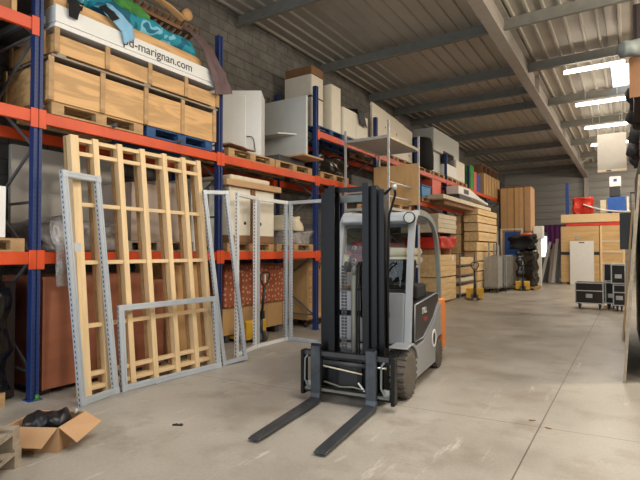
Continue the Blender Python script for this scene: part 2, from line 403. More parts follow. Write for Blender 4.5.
# two roof lights are left open in the deck: strips of deck in front of, between and behind them
LX0, LX1, LY0, LY1 = -0.42, 0.30, 14.75, 17.1
struct(roof_deck(-6.9, LX0, -3.6, 32.2, 6.5).o('ceiling', 'roof'))
struct(roof_deck(LX1, 5.6, -3.6, 32.2, 6.5).o('ceiling', 'roof'))
struct(roof_deck(LX0, LX1, -3.6, LY0, 6.5).o('ceiling', 'roof'))
struct(roof_deck(LX0, LX1, LY1, 32.2, 6.5).o('ceiling', 'roof'))
struct(B().box(LX0 + .02, LX1 - .02, LY0 + .02, LY1 - .02, 6.56, 6.58).o('window_2', 'pane'))
struct(B().box(-6.95, -6.75, -3.6, 32.2, 0, 6.62).o('wall_left', 'block'))
struct(B().box(5.5, 5.7, -3.6, 32.2, 0, 6.62).o('wall_right', 'cladding'))
# far wall with its bright window, horizontal cladding ribs
WX0, WX1, WZ0, WZ1 = -5.0, -4.28, 1.0, 2.55
fb = B()
fb.box(-6.9, WX0, 32.0, 32.2, 0, 6.62).box(WX1, 5.6, 32.0, 32.2, 0, 6.62).box(WX0, WX1, 32.0, 32.2, 0, WZ0).box(WX0, WX1, 32.0, 32.2, WZ1, 6.62)
z = 0.2
while z < 6.4:
    for a, c in ((-6.75, WX0), (WX1, 5.5)) if WZ0 - .1 < z < WZ1 + .1 else ((-6.75, 5.5),):
        fb.prism([(31.965, z), (32.0, z - .03), (32.0, z + .09), (31.965, z + .06)], a, c, 'X')
    z += 0.42
struct(fb.o('wall_far', 'cladding'))
wf = struct(B().box(WX0, WX0 + .05, 31.95, 32.05, WZ0, WZ1).box(WX1 - .05, WX1, 31.95, 32.05, WZ0, WZ1).box(WX0 + .05, WX1 - .05, 31.95, 32.05, WZ0, WZ0 + .05).box(WX0 + .05, WX1 - .05, 31.95, 32.05, WZ1 - .05, WZ1).o('window_1', 'white'))
struct(B().box(WX0 + .05, WX1 - .05, 32.05, 32.06, WZ0 + .05, WZ1 - .05).o('pane', 'pane', wf))
# near wall with the open gate the daylight comes through
struct(B().box(-6.9, -6.0, -3.8, -3.6, 0, 6.62).box(1.6, 5.6, -3.8, -3.6, 0, 6.62).box(-6.0, 1.6, -3.8, -3.6, 4.9, 6.62).o('wall_near', 'cladding'))
# purlins and girder
for y in (0.8, 4.0, 7.3, 10.4, 13.2, 15.0, 16.6, 19.9, 23.4, 26.8, 30.1):
    xe = 5.5 if y != 15.0 else -2.2
    pb = B().box(-6.75, xe, y - .006, y + .006, 6.2, 6.452).box(-6.75, xe, y - .085, y - .006, 6.2, 6.21).box(-6.75, xe, y + .006, y + .085, 6.44, 6.452).box(-6.75, xe, y - .085, y - .077, 6.21, 6.235)
    struct(pb.o('ceiling_beam', 'purlin'))
gb = B().box(-2.30, -2.07, -3.6, 31.7, 5.87, 5.89).box(-2.193, -2.177, -3.6, 31.7, 5.89, 6.43).box(-2.30, -2.07, -3.6, 31.7, 6.43, 6.453)
for y in (2.0, 8.0, 14.2, 20.4, 26.6): gb.box(-2.30, -2.07, y - .006, y + .006, 5.89, 6.43)
struct(gb.o('ceiling_girder', 'girder'))
struct(B().box(-2.30, -2.07, 31.7, 31.72, 0, 6.45).box(-2.193, -2.177, 31.72, 31.92, 0, 6.45).box(-2.30, -2.07, 31.92, 31.94, 0, 6.45).o('column', 'girder'))
struct(B().bar((-2.08, 26.8, 5.95), (-1.55, 26.8, 6.25), .05, .05).o('ceiling_brace', 'girder'))
struct(B().tube([(-2.36, 7.9, 6.17), (-2.36, 12, 6.17), (-2.36, 31, 6.17)], .015, 8).o('conduit', 'purlin'))

# tube lamps under the purlins of the right bay
def tube_lamp(x0, x1, y, z, label):
    t = thing('tube_lamp', label, 'ceiling lamp', ((x0 + x1) / 2, y, z), 0, 'tube lamps of the right roof bay'); h = (x1 - x0) / 2
    B().cyl((-h + .03, 0, 0), (h - .03, 0, 0), .045, 16).o('diffuser', 'tube', t)
    B().cyl((-h, 0, 0), (-h + .03, 0, 0), .05, 16).o('end_cap', 'white', t)
    B().cyl((h - .03, 0, 0), (h, 0, 0), .05, 16).o('end_cap', 'white', t)
    B().box(-h * .9, h * .9, -.018, .018, .047, .07).o('housing', 'white', t)
    B().box(-h * .6, -h * .6 + .02, -.01, .01, .071, 6.5 - z).o('hanger', 'galv', t)
    B().box(h * .6, h * .6 + .02, -.01, .01, .071, 6.5 - z).o('hanger', 'galv', t)
for x0, x1, y, z, lb in ((-1.40, -.06, 13.35, 6.08, 'lit ceiling tube lamp nearest the camera, beside the roof light'),
                     (-1.42, -.05, 16.55, 6.08, 'lit ceiling tube lamp, second from the camera'),
                     (-1.42, -.05, 19.85, 6.08, 'lit ceiling tube lamp just above the hanging white board'),
                     (-1.42, -.05, 23.2, 6.08, 'lit ceiling tube lamp half hidden behind the hanging white board')):
    tube_lamp(x0, x1, y, z, lb)

# ================================================================== LEFT PALLET RACK
FX, RX = -5.45, -6.55                 # front and rear upright faces
UY = [2.72 + 2.79 * i for i in range(-1, 9)]
rack = thing('pallet_rack', 'blue and orange pallet rack along the left block wall', 'pallet rack', (FX, 2.72, 0))
def R_(x, y): return (x - FX, y - 2.72, 0)
ub = B().box(-.09, -.078, -.045, .045, 0.01, 5.05).box(-.012, 0, -.045, -.012, .01, 5.05).box(-.012, 0, .012, .045, .01, 5.05).box(-.078, -.012, -.045, -.036, .01, 5.05).box(-.078, -.012, .036, .045, .01, 5.05).box(-.03, -.02, -.036, .036, .01, 5.05)
up_src = None
plate_me = None
for i, y in enumerate(UY):
    for x in (FX, RX + .09):
        if up_src is None:
            u_ = ub.o('upright', 'blue_up', rack, R_(x, y)); up_src = u_
            p_ = B().box(-.12, .03, -.07, .07, 0, .01).o('base_plate', 'blue', u_); plate_src = p_
        else:
            u_ = up_src.copy(); COL.objects.link(u_); u_.location = R_(x, y); p_ = plate_src.copy(); COL.objects.link(p_); p_.parent = u_
    bb = B(); zz = .3; k = 0
    while zz < 4.6:
        a, c = (-.09, RX + .09 - FX) if k % 2 == 0 else (RX + .09 - FX, -.09)
        bb.bar((a, 0, zz), (c, 0, zz + .62), .02, .035); bb.bar((a, 0, zz), (c, 0, zz + .001), .02, .03) if k % 3 == 0 else None
        zz += .62; k += 1
    bb.o('brace', 'brace', rack, R_(FX, y))
LV = {0: (1.61, 3.16, 4.17), 1: (1.61, 3.16), 2: (1.61, 3.16), 3: (1.61, 3.16, 4.13), 4: (1.61, 3.16, 4.13), 5: (3.16, 4.13), 6: (3.16, 4.13), 7: (4.13,), 8: (4.13,)}
L_ = 2.79 - .09
fb_me = cn_me = rb_me = None
for bay, zs in LV.items():
    ya, yb = UY[bay] + .045, UY[bay + 1] - .045 if bay + 1 < len(UY) else UY[bay] + L_
    for z in zs:
        if fb_me is None:
            o_ = B().box(-.05, 0, 0, L_, -.135, 0, .006).o('crossbeam', 'orange', rack); fb_me = o_
            c1 = B().box(0.0, .012, -.085, -.005, -.19, .02, .003).o('end_connector', 'orange', o_); cn_me = c1
        else:
            o_ = fb_me.copy(); COL.objects.link(o_); c1 = cn_me.copy(); COL.objects.link(c1); c1.parent = o_
        c2 = cn_me.copy(); COL.objects.link(c2); c2.parent = o_
        o_.location = (0, ya - 2.72, z); c1.location = (.001, .043, 0); c2.location = (.001, L_ + .047, 0)
        if rb_me is None: r_ = rb_me = B().box(-.05, 0, 0, L_, -.135, 0).o('rear_crossbeam', 'orange', rack)
        else: r_ = rb_me.copy(); COL.objects.link(r_)
        r_.location = (RX - FX + .09 + .0, ya - 2.72, z)
for y in (2.72 - .06, 2.72 + .06): pass
tag(B().cyl((-5.43, 2.735, .012), (-5.43, 2.735, .06), .02, 10).box(-5.455, -5.405, 2.71, 2.76, .0105, .014).o('anchor_peg', 'green'), 'small green anchor peg at the foot of the blue rack upright', 'peg')

# ------------------------------------------------------------------ pallets and crates
def pallet_src(mat_, L=1.2, D=.8, H=.144):
    """origin at the bottom centre; long side along y"""
    r = thing('pallet', 'x', 'pallet')
    d = B()
    for k in range(5):
        x = -D / 2 + k * (D - .1) / 4
        d.box(x, x + .1, -L / 2, L / 2, H - .022, H)
    for y in (-L / 2, -.07, L / 2 - .14): d.box(-D / 2, D / 2, y, y + .14, H - .044, H - .022)
    d.o('deck', mat_, r)
    for y in (-L / 2 + .07, 0, L / 2 - .07):
        for x in (-D / 2 + .05, 0, D / 2 - .05): B().box(x - .05, x + .05, y - .07, y + .07, .022, H - .044).o('block', mat_, r)
    for x in (-D / 2 + .05, 0, D / 2 - .05): B().box(x - .05, x + .05, -L / 2, L / 2, 0, .022).o('runner', mat_, r)
    return r
P0 = pallet_src('pallet'); used_p = [False]
PB = None
def pallet(x, y, z, label, rz=0.0, mats=None, group='wooden pallets'):
    if not used_p[0] and mats is None:
        used_p[0] = True; P0.location = (x, y, z); P0.rotation_euler.z = rz; P0['label'] = label; P0['group'] = group; return P0
    return dup(P0, (x, y, z), rz, label, group, mats)
BLUEP = {'pallet_wood': 'pallet_blue'}; GREYP = {'pallet_wood': 'pallet_grey'}

def crate(label, x0, x1, y0, y1, z0, z1, m='ply_y', nb=5, wbat=.07, group=None, open_top=0.0, mb=None, name='wooden_crate', cat='crate', endb=True):
    """closed plywood crate: panels, battens on the aisle side and on the near end"""
    t = thing(name, label, cat, ((x0 + x1) / 2, (y0 + y1) / 2, z0), 0, group)
    X, Y, Z = (x1 - x0) / 2, (y1 - y0) / 2, z1 - z0; th = .018; mb = mb or m
    B().box(X - th - .02, X - .02, -Y, Y, 0, Z - open_top).o('side_panel', m, t)
    B().box(-X, -X + th, -Y, Y, 0, Z - open_top).o('side_panel', m, t)
    B().box(-X + th, X - th - .02, -Y, -Y + th, 0, Z - open_top).o('end_panel', m, t)
    B().box(-X + th, X - th - .02, Y - th, Y, 0, Z - open_top).o('end_panel', m, t)
    B().box(-X + th, X - th - .02, -Y + th, Y - th, 0, .03).o('bottom', m, t)
    if not open_top: B().box(-X, X - .018, -Y, Y, Z, Z + .018).o('lid', m, t)
    for k in range(nb):
        y = -Y + k * (2 * Y - wbat) / (nb - 1)
        B().box(X - .02, X, y, y + wbat, 0, Z).o('batten', mb, t)
    if endb:
        for k in range(2):
            x = -X + .05 + k * (2 * X - .3)
            B().box(x, x + wbat, -Y - .02, -Y, 0, Z).o('batten', mb, t)
    return t

# ---- bay behind the frames, upper level (3.16): two long crates, the lettered counter, fabrics
pallet(-5.84, 3.46, 3.162, 'wooden pallet under the near end of the lower long plywood crate')
pallet(-5.84, 4.72, 3.162, 'blue pallet under the far end of the lower long plywood crate', 0, BLUEP)
crate('long plywood crate standing on a wooden and a blue pallet on the rack', -6.45, -5.40, 2.80, 5.36, 3.308, 3.80, 'ply_y', 5, .06, None, .055, 'pallet')
b_ = B()
for k in range(3): b_.box(-6.45 + k * .37, -6.12 + k * .37 - .03, 2.84, 5.40, 3.81, 3.832)
for y in (2.9, 4.05, 5.25): b_.box(-6.45, -5.41, y, y + .1, 3.832, 3.862)
tag(b_.o('slatted_deck', 'pallet_grey'), 'greyed slatted wooden deck between the two long plywood crates', 'deck')
crate('shallower open plywood crate stacked under the lettered white counter', -6.45, -5.40, 2.86, 5.42, 3.864, 4.145, 'ply_y', 5, .06, None, .075, 'pallet')
# counter with lettering
ct = thing('counter', 'white lettered counter with wooden top lying on the upper plywood crate', 'counter', (-5.40, 2.86, 4.15))
L1 = 2.53
B().box(-.95, 0, 0, L1, .0, .035).box(-.95, -.02, .02, L1 - .03, .035, .065).box(-.95, -.005, .01, L1 - .01, .065, .255).o('body', 'white', ct)
def rounded(x0, x1, L, r, n=8):
    P = [(x0, 0), (x1, 0)]
    for k in range(n + 1):
        a = PI / 2 * k / n; P.append((x1 - r + r * math.cos(a), L - r + r * math.sin(a)))
    return P + [(x0, L)]
B().prism(rounded(-.95, -.03, L1 - .06, .45), .255, .375, 'Z').o('wooden_top', 'ply_y', ct)
text('lettering', 'pd-marignan.com', .165, 'black_text', (.0, .86, .105), (PI / 2, 0, PI / 2), ct)
# end-on dark board stack between the upright and the counter
for k, (x1, z0, z1, yy) in enumerate(((-5.55, 4.155, 4.195, 2.70), (-5.56, 4.20, 4.29, 2.715), (-5.62, 4.295, 4.60, 2.74))):
    tag(B().box(-6.5, x1, yy, 2.845, z0, z1, .004).o('grey_board', 'darkgrey' if k != 1 else 'grey'), ('thin dark board lowest against the near end of the lettered counter', 'grey board in the middle against the near end of the lettered counter', 'tall dark board standing against the near end of the lettered counter')[k], 'board', 'boards at the end of the counter')

def cloth(name, m, label, cat, path, width_dir, w0, w1, amp=.03, seed=0, nu=40, nv=14, solid=.012, group=None, taper=0.0):
    """a strip following path (list of points), w0..w1 across along width_dir, with folds"""
    rnd = random.Random(seed); ph = [rnd.uniform(0, 6.28) for _ in range(6)]
    P = [Vector(p) for p in path]; W = Vector(width_dir).normalized(); n = len(P) - 1
    def fn(u, v):
        t = u * n; i = min(int(t), n - 1); f = t - i; f = f * f * (3 - 2 * f)
        p = P[i].lerp(P[i + 1], f); d = (P[i + 1] - P[i]).normalized(); nn = d.cross(W).normalized()
        ww = (w0 + (w1 - w0) * v); mid = (w0 + w1) / 2; ww = mid + (ww - mid) * (1 - taper * u)
        a = amp * (math.sin(ww * 23 + ph[0] + u * 3) * .6 + math.sin(ww * 41 + ph[1] - u * 5) * .3 + math.sin(u * 19 + ph[2] + ww * 7) * .35)
        return p + W * (ww + amp * .6 * math.sin(u * 11 + ph[3])) + nn * a
    o_ = B().grid(fn, nu, nv).o(name, m, None, None, 0, solid)
    return tag(o_, label, cat, group)
zt = 4.15 + .375
cloth('black_cloth', 'black_cloth', 'black crumpled cloth hanging over the near end of the lettered counter', 'cloth', [(-5.95, 3.16, zt + .05), (-5.6, 3.14, zt + .07), (-5.44, 3.10, zt + .03), (-5.365, 3.08, zt - .08), (-5.36, 3.06, zt - .22)], (0, 1, 0), -.18, .18, .02, 1, taper=.75)
def bundle(name, m, label, cat, p0, p1, r, sq=.75, seed=0, lump=.25, n=40, group=None, ends=.35, k=18):
    """lumpy rolled-up bundle lying from p0 to p1"""
    rnd = random.Random(seed); ph = [rnd.uniform(0, 6.28) for _ in range(8)]
    a, c = Vector(p0), Vector(p1); d = (c - a); L = d.length; d.normalize(); s_ = d.cross(Vector((0, 0, 1))).normalized(); u_ = s_.cross(d)
    def fn(u, v):
        th = 2 * PI * v; e = min(1, u / .12, (1 - u) / .12); e = ends + (1 - ends) * math.sin(e * PI / 2)
        rr = r * e * (1 + lump * (math.sin(3 * th + ph[0] + u * 9) * .4 + math.sin(5 * th + ph[1] - u * 14) * .25 + math.sin(u * 21 + ph[2] + 2 * th) * .35))
        return a + d * (L * u) + s_ * (rr * math.cos(th)) + u_ * (rr * sq * math.sin(th) )
    b = B(); b.grid(fn, n, k); bmesh.ops.remove_doubles(b.bm, verts=b.bm.verts[:], dist=1e-4); bmesh.ops.holes_fill(b.bm, edges=b.bm.edges[:])
    return tag(b.o(name, m), label, cat, group)
bundle('fabric_bundle', 'teal', 'teal printed fabric bundle lying along the lettered counter', 'fabric', (-5.66, 3.40, zt + .17), (-5.66, 5.12, zt + .12), .20, .8, 3, .2, 60)
bundle('fabric_bundle', 'green', 'green fabric bundle on top of the teal bundle', 'fabric', (-5.56, 3.70, zt + .31), (-5.62, 4.22, zt + .28), .13, .8, 4, .3)
bundle('fabric_bundle', 'teal', 'dark teal printed fabric heaped behind the light blue hanging cloth', 'fabric', (-5.80, 3.25, zt + .22), (-5.78, 3.95, zt + .34), .19, .6, 9, .3)
lb = cloth('fabric_strip', 'sky_cloth', 'light blue and black cloth strip hanging over the counter lettering', 'cloth', [(-5.52, 3.48, zt + .16), (-5.42, 3.52, zt + .10), (-5.365, 3.62, zt + .02), (-5.355, 3.74, zt - .08), (-5.352, 3.79, zt - .22)], (0, .8, .6), -.09, .09, .014, 5, 30, 10)
bp_ = cloth('black_patch', 'black_cloth', 'x', 'x', [(-5.43, 3.46, zt + .12), (-5.352, 3.52, zt + .04), (-5.342, 3.60, zt - .02)], (0, .8, .6), -.07, .03, .006, 6, 12, 6)
bp_.parent = lb; del bp_['label']; del bp_['category']
# slatted wooden grille leaning on the wall behind the fabrics
gt = thing('slatted_grille', 'dark slatted wooden grille lying above the teal fabric bundle', 'wooden grille', (-6.02, 3.95, zt + .26))
B().box(-.04, .0, 0, 1.28, 0, .05).o('rail', 'cardboard_dark', gt)
B().box(.30, .34, 0, 1.28, .18, .23).o('rail', 'cardboard_dark', gt)
for k in range(11): B().bar((-.05, .04 + k * .118, .05), (.38, .04 + k * .118, .29), .045, .04).o('slat', 'cardboard_dark', gt)
st = thing('webbing_strap', 'tan webbing strap with rolled end lying over the wooden grille', 'strap', (-5.66, 4.42, zt + .60))
b_ = B(); pts = [(-.1, -.5, .12), (-.05, -.25, .13), (0, 0, .10), (.03, .22, .05), (.06, .36, -.02), (.07, .44, -.06)]
def strapfn(u, v):
    t = u * (len(pts) - 1); i = min(int(t), len(pts) - 2); f = t - i
    p = Vector(pts[i]).lerp(Vector(pts[i + 1]), f); return p + Vector((.12 * (v - .5), 0, .03 * (v - .5)))
b_.grid(strapfn, 24, 4); b_.o('band', 'tan_strap', st, None, 0, .012)
B().lathe([(.025, -.05), (.085, -.05), (.085, .05), (.025, .05)], (.06, .50, .05), 'X', 24).o('roll', 'tan_strap', st)
cloth('felt_cloth', 'mauve', 'mauve-grey felt hanging down the far end of the counter beside the upright', 'cloth', [(-5.70, 4.98, zt + .50), (-5.56, 5.08, zt + .40), (-5.42, 5.20, zt + .16), (-5.345, 5.32, zt - .12), (-5.338, 5.38, zt - .30), (-5.335, 5.43, zt - .46)], (0, 1, .3), -.07, .09, .025, 8, 40, 16, taper=-1.3)
for k, y in enumerate((3.62, 4.66)):
    tag(B().lathe([(.018, -.5), (.026, -.5), (.026, .12), (.018, .12)], (-5.5, y, 3.19), 'X', 16).o('metal_pipe', 'darkgrey'), ('short grey pipe end poking out of the wooden pallet above the timber frame', 'short grey pipe end poking out of the blue pallet')[k], 'pipe', 'pipes lying in the pallets')

# ---- first bay at the left edge: upper levels
crate('plywood crate at the left edge standing on the 3.2 metre shelf', -6.45, -5.85, .25, 2.42, 3.165, 3.62, 'cardboard_dark', 5, .06)
crate('smaller dark plywood crate stacked at the left edge behind the brace', -6.45, -5.95, .45, 2.5, 3.645, 3.93, 'cardboard_dark', 4, .06)
bundle('net_bundle', 'darkgreen', 'dark green netting heaped on the crate at the left edge', 'net', (-6.1, 1.6, 4.02), (-5.95, 2.40, 4.0), .12, .7, 12, .35)
crate('wooden box on the topmost orange crossbeam in the left corner', -6.4, -5.48, 1.15, 2.50, 4.175, 4.62, 'cardboard_dark', 3, .05, mb='ply_tan')

# ---- first bay, middle and floor levels
pallet(-5.9, 2.02, 1.612, 'wooden pallet at the left edge on the middle crossbeam', 0)
tag(B().box(-6.4, -5.52, .7, 2.44, 1.76, 2.30, .006).o('white_box', 'white'), 'white box on the left-edge pallet, cut by the picture edge', 'box')
def film_pile(name, m, label, cat, x0, x1, y0, y1, z0, z1, seed=0, amp=.03, grp=None):
    t = bmesh.new(); bmesh.ops.create_cube(t, size=1); bmesh.ops.subdivide_edges(t, edges=t.edges[:], cuts=9, use_grid_fill=True)
    rnd = random.Random(seed); ph = [rnd.uniform(0, 6.28) for _ in range(9)]
    for v in t.verts:
        p = Vector(((x0 + x1) / 2 + v.co.x * (x1 - x0), (y0 + y1) / 2 + v.co.y * (y1 - y0), (z0 + z1) / 2 + v.co.z * (z1 - z0)))
        k = amp * (math.sin(p.z * 13 + p.y * 7 + ph[0]) + math.sin(p.y * 17 - p.x * 9 + ph[1]) * .7 + rnd.uniform(-.4, .4))
        e = 1 if v.co.z > -.49 else 0
        v.co = p + Vector((k if abs(v.co.x) > .49 else 0, k if abs(v.co.y) > .49 else 0, k * .8 * e if v.co.z > .49 else 0))
    for f in t.faces: f.smooth = True
    b = B(); b.add(t); return tag(b.o(name, m), label, cat, grp)
pallet(-5.9, 1.85, .0, 'wooden pallet on the floor under the black film-wrapped stack', 0)
film_pile('wrapped_stack', 'black_film', 'stack wrapped in shiny black film at the left edge on the floor', 'wrapped stack', -6.4, -5.53, 1.2, 2.47, .16, 1.22, 3)
tag(B().box(-6.42, -5.72, 2.53, 2.64, .02, 1.28, .004).o('brown_board', 'film_brown'), 'dark brown board standing between the black wrapped stack and the upright', 'board')
film_pile('film_heap', 'clear_film', 'heap of wrinkled clear plastic film on the middle shelf behind the frames', 'plastic film', -6.35, -5.62, 2.9, 3.8, 1.615, 1.98, 5, .05)
cloth('plastic_film', 'thin_film', 'crumpled clear plastic film hanging over the middle crossbeam beside the upright', 'plastic film', [(-5.62, 2.98, 2.02), (-5.42, 2.96, 1.95), (-5.38, 2.95, 1.70), (-5.39, 2.97, 1.45), (-5.40, 3.0, 1.22)], (0, 1, 0), -.10, .12, .035, 15, 40, 14, .004, taper=.3)
tag(B().box(-6.52, -6.44, 2.9, 4.3, 1.615, 2.95, .004).o('grey_board', 'board_grey'), 'large grey board at the back of the middle shelf behind the first upright', 'board')
gb_ = tag(B().box(-6.4, -5.62, 4.02, 4.42, 1.76, 2.55, .004).o('kraft_box', 'greyboard'), 'pale grey kraft box behind the timber frame, nearer one', 'box', 'grey kraft boxes')
tag(B().box(-6.4, -5.66, 4.44, 4.92, 1.76, 2.62, .004).o('kraft_box', 'greyboard'), 'pale grey kraft box behind the timber frame, taller farther one', 'box', 'grey kraft boxes')
pallet(-5.95, 4.45, 1.612, 'wooden pallet under the pale grey kraft boxes', 0, GREYP)
tag(B().box(-6.4, -5.60, 5.04, 5.16, 1.615, 2.72, .004).o('tall_white_board', 'white_grey'), 'white panel standing upright beside the grey kraft boxes', 'panel')
# floor: red-brown crates and a tall cardboard box
crate('wide red-brown plywood crate on the floor behind the narrow aluminium frame', -6.45, -5.50, 2.82, 4.24, .07, 1.31, 'redbrown', 2, .03)
for y in (2.86, 3.5, 4.10): tag(B().box(-6.4, -5.6, y, y + .1, 0, .068).o('wooden_skid', 'darkgrey'), 'dark skid under the wide red-brown plywood crate', 'skid', 'skids under the wide red-brown crate')
rb = thing('plywood_case', 'narrow red-brown case on the floor between crate and cardboard box', 'case', (-6.0, 4.46, .0))
B().box(-.45, .40, -.10, .10, .03, 1.22, .03, None, 3).o('shell', 'redbrown', rb); B().box(-.4, .36, -.08, .08, 0, .03).o('foot', 'black', rb)
cbx = thing('cardboard_box', 'tall cardboard box with printed handling symbols behind the timber frame', 'cardboard box', (-6.0, 5.05, .13))
B().box(-.42, .40, -.38, .34, 0, 1.29, .004).o('carton', 'cardboard_pale', cbx)
for y in (-.12, .02):
    b_ = B(); b_.box(.401, .4025, y - .035, y + .035, 1.02, 1.03).box(.401, .4025, y - .006, y + .006, 1.06, 1.13).prism([(y - .03, 1.13), (y + .03, 1.13), (y, 1.17)], .401, .4025, 'X')
    b_.o('printed_arrow', 'black_text', cbx)
for y in (4.72, 5.24): tag(B().box(-6.36, -5.62, y, y + .1, 0, .128).o('wooden_skid', 'pallet_grey'), 'wooden skid under the tall cardboard box', 'skid', 'skids under the tall cardboard box')

# ================================================================== LEANING FRAMES
def timber_frame(label, x_bot, x_top, y_off, depth=.09, rails=(.10, .25, .78, 1.49, 2.15, 2.74, 2.90), sw=.07, ms='pine_z'):
    t = thing('timber_lattice', label, 'timber frame', (0, 0, 0), 0, 'timber frames leaning on the rack')
    H = 2.94
    # studs: y position at the foot and at the head (the frame is slightly racked)
    ys = [3.07, 3.33, 3.65, 3.98, 4.33, 4.66, 4.945]
    def P(y, z): return (x_bot + (x_top - x_bot) * z / H, y + y_off - .02 * z / H, z)
    for k, y in enumerate(ys):
        w = sw * 1.35 if k in (0,) else sw
        B().bar(P(y, .0), P(y, H), w, depth, (1, 0, 0)).o('stud', ms, t)
    for z in rails:
        for a, c in zip(ys, ys[1:]):
            p, q = Vector(P(a + .0381 + (.012 if a == ys[0] else 0), z)), Vector(P(c - .0381, z))
            B().bar(p, q, .045, .06, (1, 0, 0)).o('rail', 'pine_y', t)
    return t
timber_frame('tall pine stud frame leaning against the rack, the front one of the pair', -5.06, -5.36, 0.0)
timber_frame('tall pine stud frame leaning against the rack, hidden behind the front one', -5.15, -5.45, -.01, .05, (.10, 2.90), .05, 'pine_dark')  # darker pine puts the shade behind the front frame into the studs' colour

def alu_frame(label, bl, br, tl, w=None, h=None, sw=.055, dp=.045, m='alu', plain='alu_plain', group='slotted aluminium frames', name='aluminium_framework', keep_v=False):
    bl, br, tl = Vector(bl), Vector(br), Vector(tl)
    W = w or (br - bl).length; H = h or (tl - bl).length
    t = thing(name, label, 'frame', bl, 0, group); axes(t, bl, br - bl, tl - bl, keep_v)
    def prof(b, horiz):   # stepped face: an outer lip, a groove and an inner ridge
        return b
    for x0 in (0, W - sw):
        b = B().box(-sw / 2, sw / 2, -dp / 2, dp / 2, 0, H).box(-sw * .36, -sw * .12, -dp / 2 - .006, -dp / 2, 0, H).box(sw * .12, sw * .36, -dp / 2 - .006, -dp / 2, 0, H)
        b.o('stile', m, t, (x0 + sw / 2, 0, 0))
    for z0 in (0, H - sw):
        b = B().box(sw, W - sw, -dp / 2 + .0005, dp / 2 - .0005, z0, z0 + sw).box(sw, W - sw, -dp / 2 - .0055, -dp / 2, z0 + sw * .12, z0 + sw * .38).box(sw, W - sw, -dp / 2 - .0055, -dp / 2, z0 + sw * .62, z0 + sw * .88)
        b.o('rail', plain, t)
    for cx, cz in ((0, 0), (W - sw, 0), (0, H - sw), (W - sw, H - sw)):
        B().box(cx - .001, cx + sw + .001, -dp / 2 - .008, -dp / 2 - .0061, cz - .001, cz + sw + .001).o('corner_plate', plain, t)
    return t
A_ = alu_frame('tall narrow aluminium frame leaning at the left end of the timber frame', (-4.835, 2.867, .0), (-4.945, 3.383, .0), (-5.13, 2.75, 2.49), sw=.07)
B().box(.075, .16, -.03, -.026, 1.62, 1.72).o('hinge_plate', 'alu_plain', A_)
Bf = alu_frame('low wide aluminium frame standing on the floor before the timber frame', (-4.94, 3.425, .0), (-4.838, 4.905, .0), (-5.04, 3.385, .985), sw=.07)
B().box(.42, .50, -.045, -.03, .0, .02).o('foot_clip', 'alu_plain', Bf)
alu_frame('narrow aluminium frame leaning at the far end of the timber frame', (-4.868, 4.975, .0), (-4.779, 5.392, .0), (-5.17, 4.865, 2.49), sw=.055, keep_v=True)
alu_frame('upright white slotted frame nearest in the folding row before the white cartons', (-5.10, 5.495, .0), (-5.285, 6.175, .0), (-5.10, 5.495, 2.53), m='alu_white', plain='alu_white', group='upright slotted frames in a row', sw=.06)
alu_frame('upright slotted frame in the middle of the row, pallet truck seen through it', (-5.29, 6.20, .0), (-5.29, 7.04, .0), (-5.29, 6.20, 2.53), group='upright slotted frames in a row', sw=.06, plain='alu_white')
alu_frame('upright slotted frame turned towards the forklift at the end of the row', (-5.255, 7.075, .0), (-4.50, 7.09, .0), (-5.255, 7.075, 2.53), group='upright slotted frames in a row', sw=.06)

# ================================================================== SECOND BAY (between the second and third upright)
pallet(-5.88, 6.32, 3.162, 'wooden pallet under the white cabinet on the upper shelf')
def rotbox(b, c, ux, L, D, z0, z1, bev=0.0):
    return b
cab = thing('cabinet', 'white cabinet with recessed door standing on the upper shelf by the second upright', 'cabinet', (-5.55, 6.62, 3.312), math.radians(33))
B().box(-.98, 0, 0, .55, 0, 1.19, .004).o('body', 'white', cab)
B().box(-.88, -.28, -.012, -.001, .03, 1.10, .003).o('door', 'white', cab)
B().tube([(-.26, -.02, .36), (-.17, -.03, .35), (-.13, -.03, .30), (-.10, -.03, .08)], .008, 8).o('bent_rod', 'darkgrey', cab)
cloth('dark_liner', 'cardboard_dark', 'dark crumpled liner sticking out below the white cabinet', 'liner', [(-5.75, 5.60, 3.33), (-5.55, 5.75, 3.38), (-5.45, 5.95, 3.33), (-5.44, 6.2, 3.315)], (1, .3, 0), -.2, .1, .012, 33, 16, 8)
pn = thing('display_board', 'large grey-white board with a sloping shelf on the upper shelf', 'board', (-5.98, 7.92, 3.475))
B().box(-.60, .53, -.03, .03, 0, 1.28, .004).o('board', 'white_grey', pn)
B().prism([(-.55, -.34), (.05, -.34), (.30, -.031), (-.55, -.031)], .50, .53, 'Z').o('shelf', 'white_grey', pn)
tag(B().box(-6.4, -5.18, 7.45, 8.12, 3.44, 3.47, .003).o('chipboard_sheet', 'cardboard'), 'tan edged board lying under the large grey-white board, sticking out over the aisle', 'board')
pallet(-5.88, 7.55, 3.162, 'wooden pallet under the tan edged board')
tag(B().box(-6.35, -5.52, 7.1, 7.95, 3.31, 3.435, .01).o('flat_parcel', 'darkgrey'), 'flat dark parcel between pallet and tan edged board', 'parcel')
